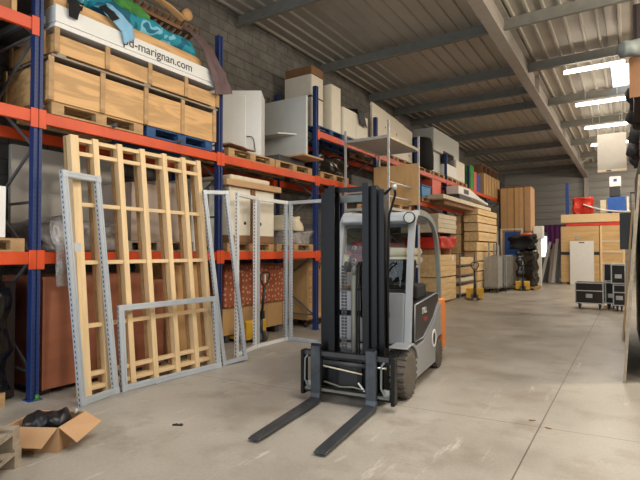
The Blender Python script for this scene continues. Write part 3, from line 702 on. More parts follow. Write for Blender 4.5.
# middle shelf: two white cartons with hand holes under a brown tray
pallet(-5.90, 6.32, 1.612, 'wooden pallet under the two white cartons')
for k, (y0, y1, lb_) in enumerate(((5.74, 6.26, 'white carton with a round hand hole, nearer of the two under the brown tray'), (6.38, 6.90, 'white carton with a round hand hole, farther of the two under the brown tray'))):
    t = thing('white_carton', lb_, 'carton', (-5.90, (y0 + y1) / 2, 1.76), 0, 'white cartons with hand holes'); h = (y1 - y0) / 2
    B().box(-.42, .42, -h, h, .12, .92, .006).o('carton', 'white_warm', t)
    B().box(-.425, .425, -h - .003, h + .003, 0, .118).o('base_sleeve', 'cardboard_dark', t)
    b_ = B().cyl((.421, (.12 if k == 0 else -.12), .33), (.4225, (.12 if k == 0 else -.12), .33), .03, 20); b_.o('hand_hole', 'black', t)
for y in (6.285, 6.335): tag(B().box(-6.3, -5.45, y - .018, y + .018, 1.762, 2.68).o('brown_edge_board', 'cardboard_dark'), 'brown edge board standing between the two white cartons', 'edge board', 'edge boards between the cartons')
tray = thing('brown_tray', 'shallow brown tray with a pale padded sheet lying on the white cartons', 'tray', (-5.90, 6.30, 2.685))
B().box(-.50, .50, -.70, .72, 0, .10, .004).o('tray', 'cardboard', tray); B().box(-.44, .42, -.52, .50, .101, .20, .04, None, 3).o('pad', 'foam', tray)
tag(B().box(-6.45, -5.75, 5.56, 5.72, 1.615, 2.75, .004).o('grey_box', 'white_grey'), 'light grey box behind the second upright beside the white cartons', 'box')
film_pile('grey_sack', 'foam', 'pale sack on the middle shelf near the third upright, upper one', 'sack', -6.2, -5.62, 7.55, 7.95, 2.02, 2.32, 21, .03, 'sacks by the third upright')
film_pile('grey_sack', 'clear_film', 'larger grey plastic sack on the middle shelf at the third upright, lower one', 'sack', -6.3, -5.55, 7.45, 8.18, 1.76, 2.0, 22, .03, 'sacks by the third upright')
pallet(-5.92, 7.65, 1.612, 'wooden pallet under the sacks by the third upright')
tag(B().box(-6.52, -6.37, 7.0, 8.1, 1.615, 2.95).o('dark_board', 'darkgrey'), 'dark board standing at the back of the shelf behind the sacks', 'board')
# floor: spotted bale on tan box, pallet truck, tan crate
bale = thing('textile_bale', 'brick-red bale with rows of pale spots standing on a long tan box', 'bale', (-6.20, 6.95, .62))
B().box(-.28, .28, -.86, .86, 0, .75, .03, None, 2).o('wrapping', 'spots', bale)
for y in (-.35, .3): B().box(-.283, .284, y - .012, y + .012, -.0, .754).o('binding_strap', 'redbrown', bale)
crate('long tan plywood box on the floor under the spotted red bale', -6.48, -5.95, 6.08, 7.82, .14, .598, 'ply_tan', 2, .03, None)
for y in (6.2, 6.9, 7.6): tag(B().box(-6.45, -6.0, y, y + .1, 0, .138).o('wooden_skid', 'darkgrey'), 'dark wooden skid under the long tan plywood box', 'skid', 'skids under the long tan box')
wc = thing('wooden_case', 'tan wooden case on castors on the floor by the third upright', 'wooden case', (-5.74, 8.37, 0))
B().box(-.68, 0, 0, .69, .16, 1.44, .008).o('body', 'ply_tan', wc)
B().box(.001, .014, .04, .62, .20, 1.38, .003).o('side_panel', 'ply_y', wc)
B().box(.0145, .02, .15, .51, .3, 1.1).o('inset_panel', 'ply_tan', wc)
b_ = B()
for k in range(4): b_.box(.0146, .017, .21 + k * .07, .25 + k * .07, 1.22, 1.31)
b_.box(.0146, .017, .2, .49, 1.33, 1.345); b_.o('printed_marks', 'black_text', wc)
for x in (-.6, -.1):
    for y in (.08, .58): B().lathe([(.055, -.02), (.06, 0), (.055, .02)], (x, y, .06), 'X', 16).box(x - .03, x + .03, y - .03, y + .03, .11, .159).o('castor', 'black', wc)

def pallet_truck(label, loc, rz, m='yellow', handle='black', fl=1.15):
    """forks along +y, pump and tiller at y = 0"""
    t = thing('pallet_truck', label, 'pallet truck', loc, rz, 'hand pallet trucks')
    for x in (-.19, .19):
        f = B().prism([(0.1, .06), (fl, .06), (fl + .07, .075), (fl, .10), (.1, .115)], x - .08, x + .08, 'X').o('fork', m, t)
        B().lathe([(.035, -.04), (.04, -.035), (.04, .035), (.035, .04)], (x, fl - .13, .041), 'X', 14).o('roller', 'tyre', f)
    B().prism([(.02, .06), (.24, .06), (.24, .16), (.16, .34), (.06, .40), (.02, .36)], -.27, .27, 'X', .008).o('pump_housing', m, t)
    B().cyl((0, -.06, .10), (0, -.06, .46), .05, 16).cyl((0, -.06, .46), (0, -.06, .52), .035, 16).o('pump', 'darkgrey', t)
    for x in (-.085, .085): B().lathe([(.05, -.028), (.098, -.026), (.10, -.02), (.10, .02), (.098, .026), (.05, .028)], (x, -.06, .1), 'X', 24).o('wheel', 'tyre', t)
    tl = B().tube([(0, -.07, .42), (0, -.11, .60), (0, -.155, 1.0)], .024, 12).box(-.04, .04, -.13, -.05, .42, .56).o('tiller', handle, t)
    B().tube([(0, -.155, .99), (-.05, -.158, 1.03), (-.115, -.162, 1.12), (-.12, -.165, 1.21), (-.07, -.168, 1.245), (.07, -.168, 1.245), (.12, -.165, 1.21), (.115, -.162, 1.12), (.05, -.158, 1.03)], .014, 8, True).o('grip_loop', handle, tl)
    B().box(-.012, .012, -.18, -.15, 1.06, 1.20).o('grip_lever', 'foam', tl)
    return t
PT = pallet_truck('yellow hand pallet truck parked before the spotted red bale', (-5.62, 6.62, 0), PI / 2, fl=.95)

# ================================================================== FORKLIFT (forks point along local -y)
fk = thing('forklift', 'grey electric forklift truck with black mast parked in the aisle', 'forklift', (-2.57, 4.83, 0), math.radians(6.6))
def ring_arch(cy, cz, r, a0, a1, n=14): return [(cy + r * math.cos(a0 + (a1 - a0) * k / n), cz + r * math.sin(a0 + (a1 - a0) * k / n)) for k in range(n + 1)]
# lower body with wheel arches
arch = [p for p in ring_arch(1.68, .20, .245, PI, PI * .42)]
body = [(.43, .13), (1.43, .13)] + arch + [(1.78, .44), (1.78, .86), (1.72, .905), (1.35, .695), (1.08, .60), (.82, .515), (.30, .50), (.43, .36)]
B().prism(body, -.50, .50, 'X', .012, 2).o('chassis', 'silver', fk)
cw = B().prism([(1.785, .46), (1.90, .40), (1.96, .20), (2.05, .22), (2.13, .34), (2.14, .70), (2.06, .93), (1.785, .95)], -.50, .50, 'X', .03, 3).o('counterweight', 'orange_truck', fk)
B().box(-.2, .2, 2.12, 2.17, .36, .44).o('tow_bracket', 'black', cw)
B().prism([(.42, .545), (.82, .535), (1.08, .62), (1.35, .715), (1.70, .925), (1.66, 1.03), (1.56, 1.06), (.44, 1.0)], -.485, .485, 'X', .02, 2).o('battery_cover', 'black', fk)
# highlight along the cover's edge, built as a pale line around its outer face
tr = [(.43, .56), (.82, .553), (1.08, .638), (1.35, .735), (1.68, .93), (1.645, 1.015), (1.55, 1.045), (.45, .985)]
B().tube([(.487, y, z) for y, z in tr], .008, 8, True).o('highlight_line', 'silver', fk)
text('maker_lettering', 'STILL', .105, 'white_text', (.4865, .78, .845), (PI / 2, 0, PI / 2), fk)
text('model_lettering', 'RX20', .07, 'red_text', (.4865, .88, .745), (PI / 2, 0, PI / 2), fk)
lg = B().lathe([(.11, 0), (.11, .004)], (.5005, 1.50, .42), 'X', 32)
# round badge above the rear arch: white ring, dark figure
bd = B()
n = 32
bd.lathe([(.085, .0), (.118, .0), (.118, .006), (.085, .006), (.085, .0)], (.5015, 1.34, .46), 'X', 32).o('badge_ring', 'white_text', fk); lg.bm.free()
B().cyl((.5012, 1.34, .46), (.5045, 1.34, .46), .084, 28).o('badge_disc', 'white_grey', fk)
B().prism([(1.30, .40), (1.38, .40), (1.40, .46), (1.37, .53), (1.31, .53), (1.28, .46)], .505, .508, 'X').box(.505, .508, 1.30, 1.38, .385, .395).o('badge_mark', 'black_text', fk)
# front fenders
for s_, nm in ((1, 'r'), (-1, 'l')):
    a, c = (.335, .535) if s_ > 0 else (-.535, -.335)
    outer = ring_arch(.13, .27, .335, PI * .62, PI * .12, 10); inner = ring_arch(.13, .27, .295, PI * .12, PI * .62, 10)
    pts = [(-.10, .575)] + [(y, min(z, .585)) for y, z in outer] + inner
    B().prism(pts, a, c, 'X', .006).o('fender', 'silver', fk)
# wheels
def wheel(cx, cy, r, wd, s_):
    h = wd / 2
    t = B().lathe([(r * .56, -h), (r * .80, -h), (r * .93, -h * .9), (r * .95, -h * .6), (r * .95, h * .6), (r * .93, h * .9), (r * .80, h), (r * .56, h)], (0, 0, 0), 'X', 36)
    k_ = 22
    for k in range(k_):
        a = 2 * PI * k / k_
        mx = Matrix.Rotation(a, 4, 'X')
        t.box(-h * .98, -.008, -r * .075, r * .075, r * .90, r, .004, mx); 
        mx = Matrix.Rotation(a + PI / k_, 4, 'X')
        t.box(.008, h * .98, -r * .075, r * .075, r * .90, r, .004, mx)
    w_ = t.o('wheel', 'tyre', fk, (cx, cy, r))
    B().lathe([(r * .555, -h * .9), (r * .555, h * .9), (r * .50, h * .92), (r * .44, h * .5), (r * .2, h * .5), (r * .18, h * .75), (.001, h * .75)] if s_ > 0 else [(.001, -h * .75), (r * .18, -h * .75), (r * .2, -h * .5), (r * .44, -h * .5), (r * .50, -h * .92), (r * .555, -h * .9), (r * .555, h * .9)], (0, 0, 0), 'X', 32).o('rim', 'rim', w_)
    b = B()
    for k in range(6):
        a = 2 * PI * k / 6; b.cyl((s_ * h * .5, r * .32 * math.cos(a), r * .32 * math.sin(a)), (s_ * h * .62, r * .32 * math.cos(a), r * .32 * math.sin(a)), .012, 6)
    b.o('wheel_nut', 'darkgrey', w_)
wheel(.43, .13, .268, .20, 1); wheel(-.43, .13, .268, .20, -1)
wheel(.425, 1.68, .20, .15, 1); wheel(-.425, 1.68, .20, .15, -1)
# floor plate, dash panel, cowl
B().box(-.49, .49, .28, .46, .44, .505).o('step_plate', 'darkgrey', fk)
dp = B().prism([(.22, .55), (.30, .55), (.345, 1.12), (.28, 1.14)], -.412, .412, 'X', .012, 2).o('dash_panel', 'silver', fk)
B().box(-.32, .32, -.10, .20, .44, .54, .008).o('cowl', 'silver', fk)
B().cyl((.16, .205, .64), (.16, .19, .64), .05, 20).o('socket', 'black', dp)
B().box(.10, .20, .24, .262, .98, 1.03).box(.16, .2, .24, .262, .90, .98).o('latch', 'black', dp)
# cab: pillars, roof, glass
hoop = [(.27, .46), (.33, 1.0), (.42, 1.6), (.50, 1.93), (.58, 2.045), (.70, 2.09), (1.10, 2.085), (1.42, 2.02), (1.62, 1.90), (1.76, 1.70), (1.85, 1.30), (1.89, .95)]
def smooth(P, n=4):
    out = []
    for i in range(len(P) - 1):
        p0 = Vector(P[max(i - 1, 0)]); p1 = Vector(P[i]); p2 = Vector(P[i + 1]); p3 = Vector(P[min(i + 2, len(P) - 1)])
        for k in range(n):
            t = k / n; out.append(tuple(.5 * (2 * p1 + (p2 - p0) * t + (2 * p0 - 5 * p1 + 4 * p2 - p3) * t * t + (3 * p1 - p0 - 3 * p2 + p3) * t ** 3)))
    return out + [tuple(P[-1])]
def flat_band(path, x0, x1, w):
    """a band in the yz plane of width w (radially), thickness x0..x1"""
    P = [Vector(p) for p in path]; L_s, R_s = [], []
    for i, p in enumerate(P):
        d = (P[min(i + 1, len(P) - 1)] - P[max(i - 1, 0)]).normalized(); nrm = Vector((-d.y, d.x))
        L_s.append(p + nrm * w / 2); R_s.append(p - nrm * w / 2)
    t = bmesh.new(); A = []
    for l, r in zip(L_s, R_s): A.append([t.verts.new((x0, l.x, l.y)), t.verts.new((x1, l.x, l.y)), t.verts.new((x1, r.x, r.y)), t.verts.new((x0, r.x, r.y))])
    for a, c in zip(A, A[1:]):
        for k in range(4): t.faces.new((a[k], a[(k + 1) % 4], c[(k + 1) % 4], c[k]))
    t.faces.new(A[0]); t.faces.new(A[-1]); bmesh.ops.recalc_face_normals(t, faces=t.faces[:]); return B().add(t)
sp_ = smooth(hoop)
ncut = 4 * 5
for s_ in (1, -1):
    a, c = (.415, .485) if s_ > 0 else (-.485, -.415)
    flat_band(sp_[:ncut + 1], a, c, .06).o('front_pillar', 'silver_light', fk)
    flat_band(sp_[ncut:], a + .01, c - .01, .075).o('rear_pillar', 'grey', fk)
B().prism([(.52, 1.99), (.56, 2.06), (.70, 2.085), (1.42, 2.03), (1.40, 1.98), (.70, 2.02), (.58, 1.96)], -.398, .398, 'X').o('roof_panel', 'silver', fk)
B().prism([(.40, 1.97), (.40, 2.045), (.45, 2.085), (.60, 2.09), (.60, 1.95), (.45, 1.94)], -.43, .395, 'X', .02, 3).o('roof_visor', 'silver_light', fk)
B().bar((-.40, .352, 1.155), (.40, .352, 1.155), .02, .03).o('window_seal', 'black', fk); B().bar((-.40, .48, 1.925), (.40, .48, 1.925), .02, .04).o('window_seal', 'black', fk)
B().prism([(.355, 1.2), (.36, 1.2), (.485, 1.92), (.48, 1.92)], -.398, .398, 'X').o('windscreen', 'glass', fk)
B().bar((-.02, .30, 1.22), (.28, .36, 1.50), .012, .02).o('wiper', 'black', fk)
hl = B().lathe([(.02, .06), (.055, .05), (.07, 0), (.07, -.03), (.058, -.03)], (.44, .42, 2.01), 'Y', 24).o('headlamp', 'black', fk)
B().cyl((.44, .395, 2.01), (.44, .388, 2.01), .057, 24).o('lens', 'lens', hl)
B().box(-.2, .2, 1.0, 1.1, 2.082, 2.10).o('roof_plate', 'darkgrey', fk)
# seat, steering wheel, lever console
se = B().prism([(.82, 1.06), (1.36, 1.03), (1.40, 1.16), (1.30, 1.20), (.84, 1.18)], -.24, .24, 'X', .03, 2).o('seat', 'black_cloth', fk)
B().prism([(1.30, 1.14), (1.42, 1.14), (1.53, 1.46), (1.48, 1.52), (1.42, 1.48)], -.23, .23, 'X', .04, 3).o('backrest', 'black_cloth', se)
stw = B().tube([(.02 + .17 * math.cos(2 * PI * k / 24), .62 + .13 * math.sin(2 * PI * k / 24), 1.32 + .10 * math.sin(2 * PI * k / 24)) for k in range(24)], .016, 8, True).o('steering_wheel', 'black', fk)
B().cyl((.02, .62, 1.32), (.02, .42, 1.05), .03, 12).box(-.15, .19, .61, .63, 1.305, 1.325).o('steering_column', 'black', stw)
cs = B().box(.26, .44, .72, 1.20, 1.02, 1.20, .03, None, 2).o('console', 'black_cloth', fk)
for y in (.76, .84, .92): B().cyl((.34, y, 1.20), (.34, y - .02, 1.30), .012, 8).lathe([(.001, -.02), (.02, -.01), (.022, .01), (.001, .025)], (.34, y - .02, 1.31), 'Z', 12).o('lever', 'black', cs)
# mast
def chan(x0, x1, y0, y1, z0, z1, open_s):
    """C channel, open to the side open_s"""
    b = B(); th = .016
    b.box(x0, x1, y0, y0 + th, z0, z1).box(x0, x1, y1 - th, y1, z0, z1)
    xw = x0 if open_s > 0 else x1 - th
    b.box(xw, xw + th, y0 + th, y1 - th, z0, z1); return b
for s_ in (1, -1):
    def xx(a, c): return (a, c) if s_ > 0 else (-c, -a)
    chan(*xx(.305, .365), -.30, -.13, .06, 2.27, -s_).o('outer_rail', 'mast', fk)
    chan(*xx(.235, .300), -.345, -.19, .08, 2.30, -s_).o('middle_rail', 'mast', fk)
    chan(*xx(.160, .230), -.395, -.25, .10, 2.33, -s_).o('inner_rail', 'mast', fk)
    B().cyl((s_ * .335, -.215, .06), (s_ * .335, -.215, 2.18), .026, 12).o('lift_cylinder', 'darkgrey', fk)
B().box(-.365, .365, -.19, -.135, 2.16, 2.235).o('outer_crossbar', 'grey', fk)
B().box(-.30, .30, -.31, -.265, 2.26, 2.31).o('inner_crossbar', 'mast', fk)
B().box(-.365, .365, -.13, -.11, .10, .24).box(-.365, .365, -.13, -.11, .9, .96).o('rear_crossbar', 'mast', fk)
B().cyl((.03, -.30, .14), (.03, -.30, 1.36), .034, 14).cyl((.03, -.30, 1.36), (.03, -.30, 1.46), .018, 12).o('free_lift_cylinder', 'galv_dull', fk)
pu = B().lathe([(.05, -.025), (.06, -.02), (.045, 0), (.06, .02), (.05, .025)], (-.03, -.33, 1.45), 'X', 24).o('chain_pulley', 'darkgrey', fk)
for x in (-.065, -.03):
    b = B(); z = .52
    while z < 1.44: b.box(x - .013, x + .013, -.395, -.385, z, z + .026); z += .034
    b.o('lift_chain', 'darkgrey', fk)
for x in (.075, .10): B().tube([(x, -.33, .5), (x, -.34, 1.2), (x, -.32, 1.46), (x, -.27, 1.50), (x, -.22, 1.44), (x, -.2, .9)], .011, 8).o('hose', 'black_cloth', fk)
B().tube([(.365, -.25, 2.22), (.42, -.26, 2.27), (.46, -.24, 2.30), (.46, -.20, 2.22), (.39, -.20, 2.0), (.379, -.22, 1.2), (.379, -.22, .6)], .014, 8).o('side_hose', 'mast', fk)
B().lathe([(.001, -.02), (.03, -.02), (.03, .02), (.001, .02)], (.46, -.235, 2.29), 'X', 16).o('hose_guide', 'galv', fk)
# carriage and side shifter
ca = B().box(-.50, .49, -.44, -.40, .475, .55).box(-.50, .49, -.44, -.40, .10, .175).box(-.15, -.10, -.44, -.40, .175, .475).box(.12, .17, -.44, -.40, .175, .475).o('carriage', 'mast', fk)
B().box(-.48, .47, -.47, -.442, .505, .545).o('upper_rail', 'darkgrey', ca)
B().box(-.48, .47, -.465, -.442, .13, .155).o('lower_rail', 'galv_dull', ca)
B().cyl((-.26, -.455, .44), (.24, -.455, .44), .022, 14).o('shift_cylinder', 'darkgrey', ca)
B().cyl((.24, -.455, .44), (.44, -.455, .44), .012, 12).o('shift_rod', 'chrome', ca)
B().box(-.12, .16, -.43, -.40, .2, .45).o('back_plate', 'black', ca)
B().tube([(-.26, -.46, .40), (-.1, -.465, .385), (.05, -.465, .37), (.18, -.46, .355)], .008, 8).o('hose', 'foam', ca)
B().tube([(-.25, -.46, .235), (-.05, -.465, .20), (.08, -.465, .215), (.22, -.46, .195)], .009, 8).o('hose', 'galv_dull', ca)
B().bar((.14, -.462, .265), (.21, -.462, .185), .012, .014).o('pin', 'white', ca)
for s_, xa in ((-1, -.535), (1, .485)):
    B().box(xa, xa + .04, -.46, -.36, .07, .545, .004).o('side_plate', 'mast', ca)
    x0 = -.44 if s_ < 0 else .425
    B().tube([(x0, -.47, .50), (x0 - .03 * 1, -.475, .46), (x0 - .035, -.475, .24), (x0, -.47, .17), (x0 + .04, -.47, .165)], .011, 8).o('hose_loop', 'grey', ca)
    B().box(x0 - .02, x0 + .045, -.45, -.42, .14, .22).o('stop_block', 'galv', ca)
# forks
for x in (-.33, .295):
    P = [(-.475, .61), (-.515, .61), (-.515, .115), (-.53, .075), (-.56, .066), (-1.62, .040), (-1.67, .030), (-1.67, .020), (-1.5, .016), (-.53, .016), (-.49, .030), (-.475, .06)]
    f_ = B().prism(P, x - .055, x + .055, 'X', .003)
    f_.o('fork', 'fork', fk)
    B().box(x - .05, x + .05, -.514, -.476, .6105, .635).o('fork_hook', 'mast', fk)

# ================================================================== THIRD BAY (8.3 - 11.1): tall white cabinets high up, carpet rolls
for y, lb_ in ((8.98, 'nearer blue pallet under the white cabinets high on the rack'), (10.22, 'farther blue pallet under the low white cabinets high on the rack')):
    pallet(-5.92, y, 4.132, lb_, 0, BLUEP, 'blue pallets on the top shelf')
ZP = 4.278
def white_cab(label, x0, x1, y0, y1, z0, z1, m='white_warm', doors=1, group='white cabinets on the top shelf', name='cabinet'):
    t = thing(name, label, 'cabinet', ((x0 + x1) / 2, (y0 + y1) / 2, z0), 0, group); X, Y, Z = (x1 - x0) / 2, (y1 - y0) / 2, z1 - z0
    B().box(-X, X, -Y, Y, 0, Z, .004).o('body', m, t)
    for k in range(doors):
        a = -Y + .01 + k * (2 * Y - .01) / doors
        B().box(X + .001, X + .018, a, a + (2 * Y - .01) / doors - .01, .01, Z - .01, .002).o('door', m, t)
    return t
white_cab('tallest white cabinet high on the rack with a brown carton on top', -6.42, -5.72, 8.46, 8.92, ZP, 5.42, 'white_warm')
cb = tag(B().box(-6.40, -5.70, 8.45, 8.92, 5.425, 5.60, .004).o('brown_carton', 'cardboard_dark'), 'dark brown carton on top of the tallest white cabinet', 'carton')
tag(B().box(-6.44, -5.695, 8.435, 8.455, 4.92, 4.95).box(-5.7, -5.696, 8.455, 8.92, 4.92, 4.95).o('black_strap', 'black'), 'black strap around the tallest white cabinet', 'strap')
white_cab('white cabinet high on the rack just behind the third upright', -6.2, -5.56, 9.02, 9.42, ZP, 5.33, 'white_warm')
white_cab('low double white cabinet high on the rack with a grey sheet draped on it', -6.3, -5.52, 9.46, 10.68, ZP, 4.93, 'white_warm', 2)
cloth('dust_sheet', 'darkgrey', 'dark grey sheet hanging from the wall over the low white cabinet', 'sheet', [(-6.6, 9.55, 5.25), (-6.2, 9.75, 5.06), (-5.80, 10.0, 5.03), (-5.47, 10.2, 5.0), (-5.44, 10.3, 4.66)], (0, 1, -.04), -.28, .42, .02, 44, 30, 16, .01, taper=.5)
# carpet rolls on the middle shelf
def roll(label, x, y0, y1, z, r, m, core='foam'):
    t = thing('carpet_roll', label, 'roll', (x, y0, z), 0, 'rolls lying on the shelf trolley')
    L = y1 - y0
    B().lathe([(r * .36, 0), (r, 0), (r, L), (r * .36, L), (r * .36, 0)], (0, 0, 0), 'Y', 28).o('roll', m, t)
    B().lathe([(r * .26, -.02), (r * .35, -.02), (r * .35, L), (r * .26, L), (r * .26, -.02)], (0, 0, 0), 'Y', 20).o('core_tube', core, t)
roll('burgundy carpet roll on the shelf trolley, lower one seen through the cab', -4.72, 8.55, 11.1, 1.294 + .13, .13, 'burgundy')
roll('white roll on the shelf trolley, front lower one seen through the windscreen', -4.42, 8.6, 11.3, 1.294 + .10, .10, 'foam')
roll('white roll lying on top of the lower white roll behind the cab', -4.45, 8.7, 11.35, 1.294 + .302, .10, 'foam')
roll('burgundy carpet roll lying uppermost on the shelf trolley', -4.74, 8.6, 11.0, 1.294 + .392, .13, 'burgundy')
roll('white roll lying at the back beside the burgundy rolls', -5.02, 8.55, 11.0, 1.294 + .13, .125, 'foam')
# upper-middle shelf: wrapped black bundles
film_pile('film_bundle', 'black_film', 'black film-wrapped bundle under the blue pallets', 'bundle', -6.35, -5.58, 8.5, 9.75, 3.315, 3.72, 31, .05)
pallet(-5.9, 9.1, 3.162, 'wooden pallet under the black film-wrapped bundle')
tag(B().box(-6.3, -5.5, 9.85, 10.9, 3.165, 3.42, .01).o('dark_parcel', 'darkgrey'), 'flat dark parcel behind the galvanised shelf post', 'parcel')
crate('dark plywood crate on the floor behind the forklift mast', -6.4, -5.5, 9.15, 10.8, .01, 1.2, 'ply_tan', 3, .06)
# ---- tall galvanised shelf trolley in front of the rack
gs = thing('shelf_trolley', 'tall galvanised shelf trolley with a high grey shelf, before the rack', 'shelf trolley', (-4.22, 9.12, 0))
for x, y, h in ((0, 0, 4.35), (-1.03, 0, 4.25), (0, 1.68, 4.35), (-1.03, 1.68, 4.25)):
    p = B().box(x - .02, x + .02, y - .02, y + .02, .12, h).o('post', 'galv', gs)
    B().lathe([(.05, -.02), (.06, 0), (.05, .02)], (x, y, .06), 'X', 16).box(x - .03, x + .03, y - .03, y + .03, .105, .119).o('castor', 'black', p)
for z, m_ in ((4.0, 'white_grey'), (2.50, 'pallet_grey'), (1.25, 'galv'), (.20, 'galv')):
    B().box(-1.01, -.021, .021, 1.66, z, z + .02).o('shelf', m_, gs)
    for y in (-.012, 1.668): B().box(-1.01, -.021, y, y + .024, z - .02, z + .04).o('shelf_edge', 'galv', gs)
    for x in (-1.042, -.012): B().box(x, x + .024, .021, 1.659, z - .02, z + .04).o('shelf_edge', 'foam' if z == 4.0 else 'galv', gs)
for z in (2.75, 3.05): B().box(-.012, .012, .021, 1.659, z, z + .03).o('side_rung', 'galv', gs)
B().box(-1.01, -.021, -.012, .012, 2.86, 2.89).o('side_rung', 'galv', gs)
pallet(-4.72, 10.0, 2.5205, 'small wooden pallet on the shelf trolley under the plywood sheet')
tag(B().box(-5.18, -4.06, 10.36, 10.385, 2.667, 3.62, .002).o('plywood_sheet', 'ply_tan'), 'large plain plywood sheet standing upright behind the forklift mast', 'plywood sheet')

# ================================================================== FOURTH TO NINTH BAY, top shelf
pallet(-5.95, 11.85, 4.132, 'wooden pallet under the tall holed board, nearer one')
pallet(-5.95, 13.15, 4.132, 'wooden pallet under the tall holed board, farther one')
hb = thing('holed_board', 'large cream board with small dark holes standing high on the rack', 'board', (-5.62, 11.15, ZP))
B().prism([(0, 0), (2.7, 0), (2.72, .98), (2.2, 1.02), (1.5, 1.10), (.7, 1.17), (0, 1.22)], -.05, 0, 'X').o('panel', 'white_warm', hb)
for y, z in ((.25, .86), (.30, .38), (.75, .45), (.8, .72), (1.35, .38), (1.55, .68), (1.9, .28), (2.3, .55), (2.45, .22)): B().cyl((.0005, y, z), (.003, y, z), .028, 10).o('hole', 'darkgrey', hb)
bundle('insulation_roll', 'foam', 'pale insulation lying along the top edge of the holed board', 'insulation', (-5.80, 11.4, 5.52), (-5.80, 13.7, 5.34), .09, .8, 51, .3)
tag(B().box(-6.35, -5.72, 11.2, 13.8, ZP, 5.25).o('insulation_block', 'greyboard'), 'grey block standing behind the cream holed board', 'block')
pallet(-5.95, 14.75, 4.132, 'wooden pallet under the black covered drum', 0)
bt = thing('covered_drum', 'black covered drum on the top shelf behind the holed board', 'drum', (-5.82, 14.95, ZP))
B().lathe([(.001, 0), (.46, 0), (.47, .4), (.42, .85), (.38, 1.0), (.2, 1.04), (.001, 1.05)], (0, 0, 0), 'Z', 28).o('cover', 'black_cloth', bt)
B().box(-.45, -.1, -.62, -.50, 0, .95).o('side_board', 'ply_tan', bt)
white_cab('white glazed cabinet topmost on the top shelf beyond the black drum', -6.3, -5.60, 15.65, 18.5, 5.062, 5.82, 'white_grey', 1, 'cabinets beyond the black drum')
white_cab('grey-white cabinet under the glazed cabinet beyond the black drum', -6.3, -5.70, 15.65, 16.6, ZP, 5.045, 'white_grey', 1, 'cabinets beyond the black drum')
tv = thing('black_screen', 'black screen leaning on a white box on the top shelf', 'screen', (-5.55, 17.2, 4.72))
B().box(-.08, 0, -.55, .55, 0, .45, .006).o('housing', 'black', tv); B().box(.0005, .004, -.5, .5, .05, .40).o('display', 'black_film', tv)
white_cab('small white box under the black screen on the top shelf', -6.1, -5.46, 16.64, 17.75, ZP, 4.71, 'white', 1, 'cabinets beyond the black drum')
white_cab('narrow white panel cabinet at the sixth upright on the top shelf', -6.2, -5.5, 17.8, 18.9, ZP, 5.04, 'white_warm', 1, 'cabinets beyond the black drum')
for y, lb_ in ((15.95, 'wooden pallet below the glazed white cabinet on the top shelf'), (17.4, 'wooden pallet below the white box with the black screen'), (18.7, 'wooden pallet below the narrow white cabinet')): pallet(-5.9, y, 4.132, lb_)
for y0, y1, z1, m_, lb_ in ((19.75, 20.3, 5.15, 'green', 'green panel on the top shelf far along the rack'), (20.32, 20.7, 4.95, 'red_dull', 'red panel on the top shelf beside the green panel'), (20.75, 21.3, 4.9, 'blue', 'blue panel on the top shelf beside the far crates')):
    tag(B().box(-6.2, -5.5, y0, y1, 4.135, z1, .004).o('coloured_board', m_), lb_, 'panel', 'coloured panels far along the top shelf')
crate('plywood crate far along the top shelf, nearer one', -6.3, -5.42, 21.6, 23.0, 4.135, 5.05, 'ply_tan', 4, .06, 'crates far along the top shelf')
crate('plywood crate far along the top shelf, farther one', -6.3, -5.42, 23.05, 24.6, 4.135, 5.05, 'ply_tan', 4, .06, 'crates far along the top shelf')
b_ = B()
for y in (21.6, 22.3, 23.0, 23.8, 24.5): b_.box(-6.2, -5.5, y, y + .06, 5.075, 5.45)
b_.box(-6.2, -6.15, 21.6, 24.56, 5.45, 5.5).box(-5.55, -5.5, 21.6, 24.56, 5.45, 5.5)
tag(b_.o('wooden_rack_frame', 'cardboard_dark'), 'dark open wooden frame on top of the far plywood crates', 'wooden frame')

# ---- second shelf (3.16) beyond the shelf trolley
pallet(-5.80, 14.7, 3.162, 'wooden pallet under the blue tub on the second shelf')
bb_ = thing('blue_tub', 'bright blue tub tilted on a pallet beside the coral red panel', 'tub', (-5.55, 14.55, 3.31))
B().prism([(-.36, 0), (.36, 0), (.42, .34), (-.42, .34)], -.35, .12, 'X', .02, 2).o('tub', 'blue_cyan', bb_); B().box(-.38, .15, -.44, .44, .341, .37, .005).o('rim', 'blue_cyan', bb_)
tag(B().box(-6.3, -5.44, 15.12, 15.98, 3.165, 3.98, .004).o('coral_board', 'red_dull'), 'coral red panel box standing on the second shelf', 'panel')
tag(B().box(-6.35, -5.95, 14.0, 15.0, 3.31, 3.78, .004).o('tan_box', 'cardboard'), 'tan box behind the blue tub on the second shelf', 'box')
bc = thing('bent_cover', 'white bent machine cover with a dark square opening lying over the timber stacks', 'cover', (-4.98, 17.3, 3.60))
B().prism([(-.85, 0), (-.85, .28), (.55, .30), (1.9, .10), (3.2, -.02), (3.2, -.10), (1.4, 0)], -.44, 0, 'X', .02, 2).o('shell', 'white', bc)
B().box(.001, .006, -.25, .35, .06, .22).o('opening', 'black', bc)

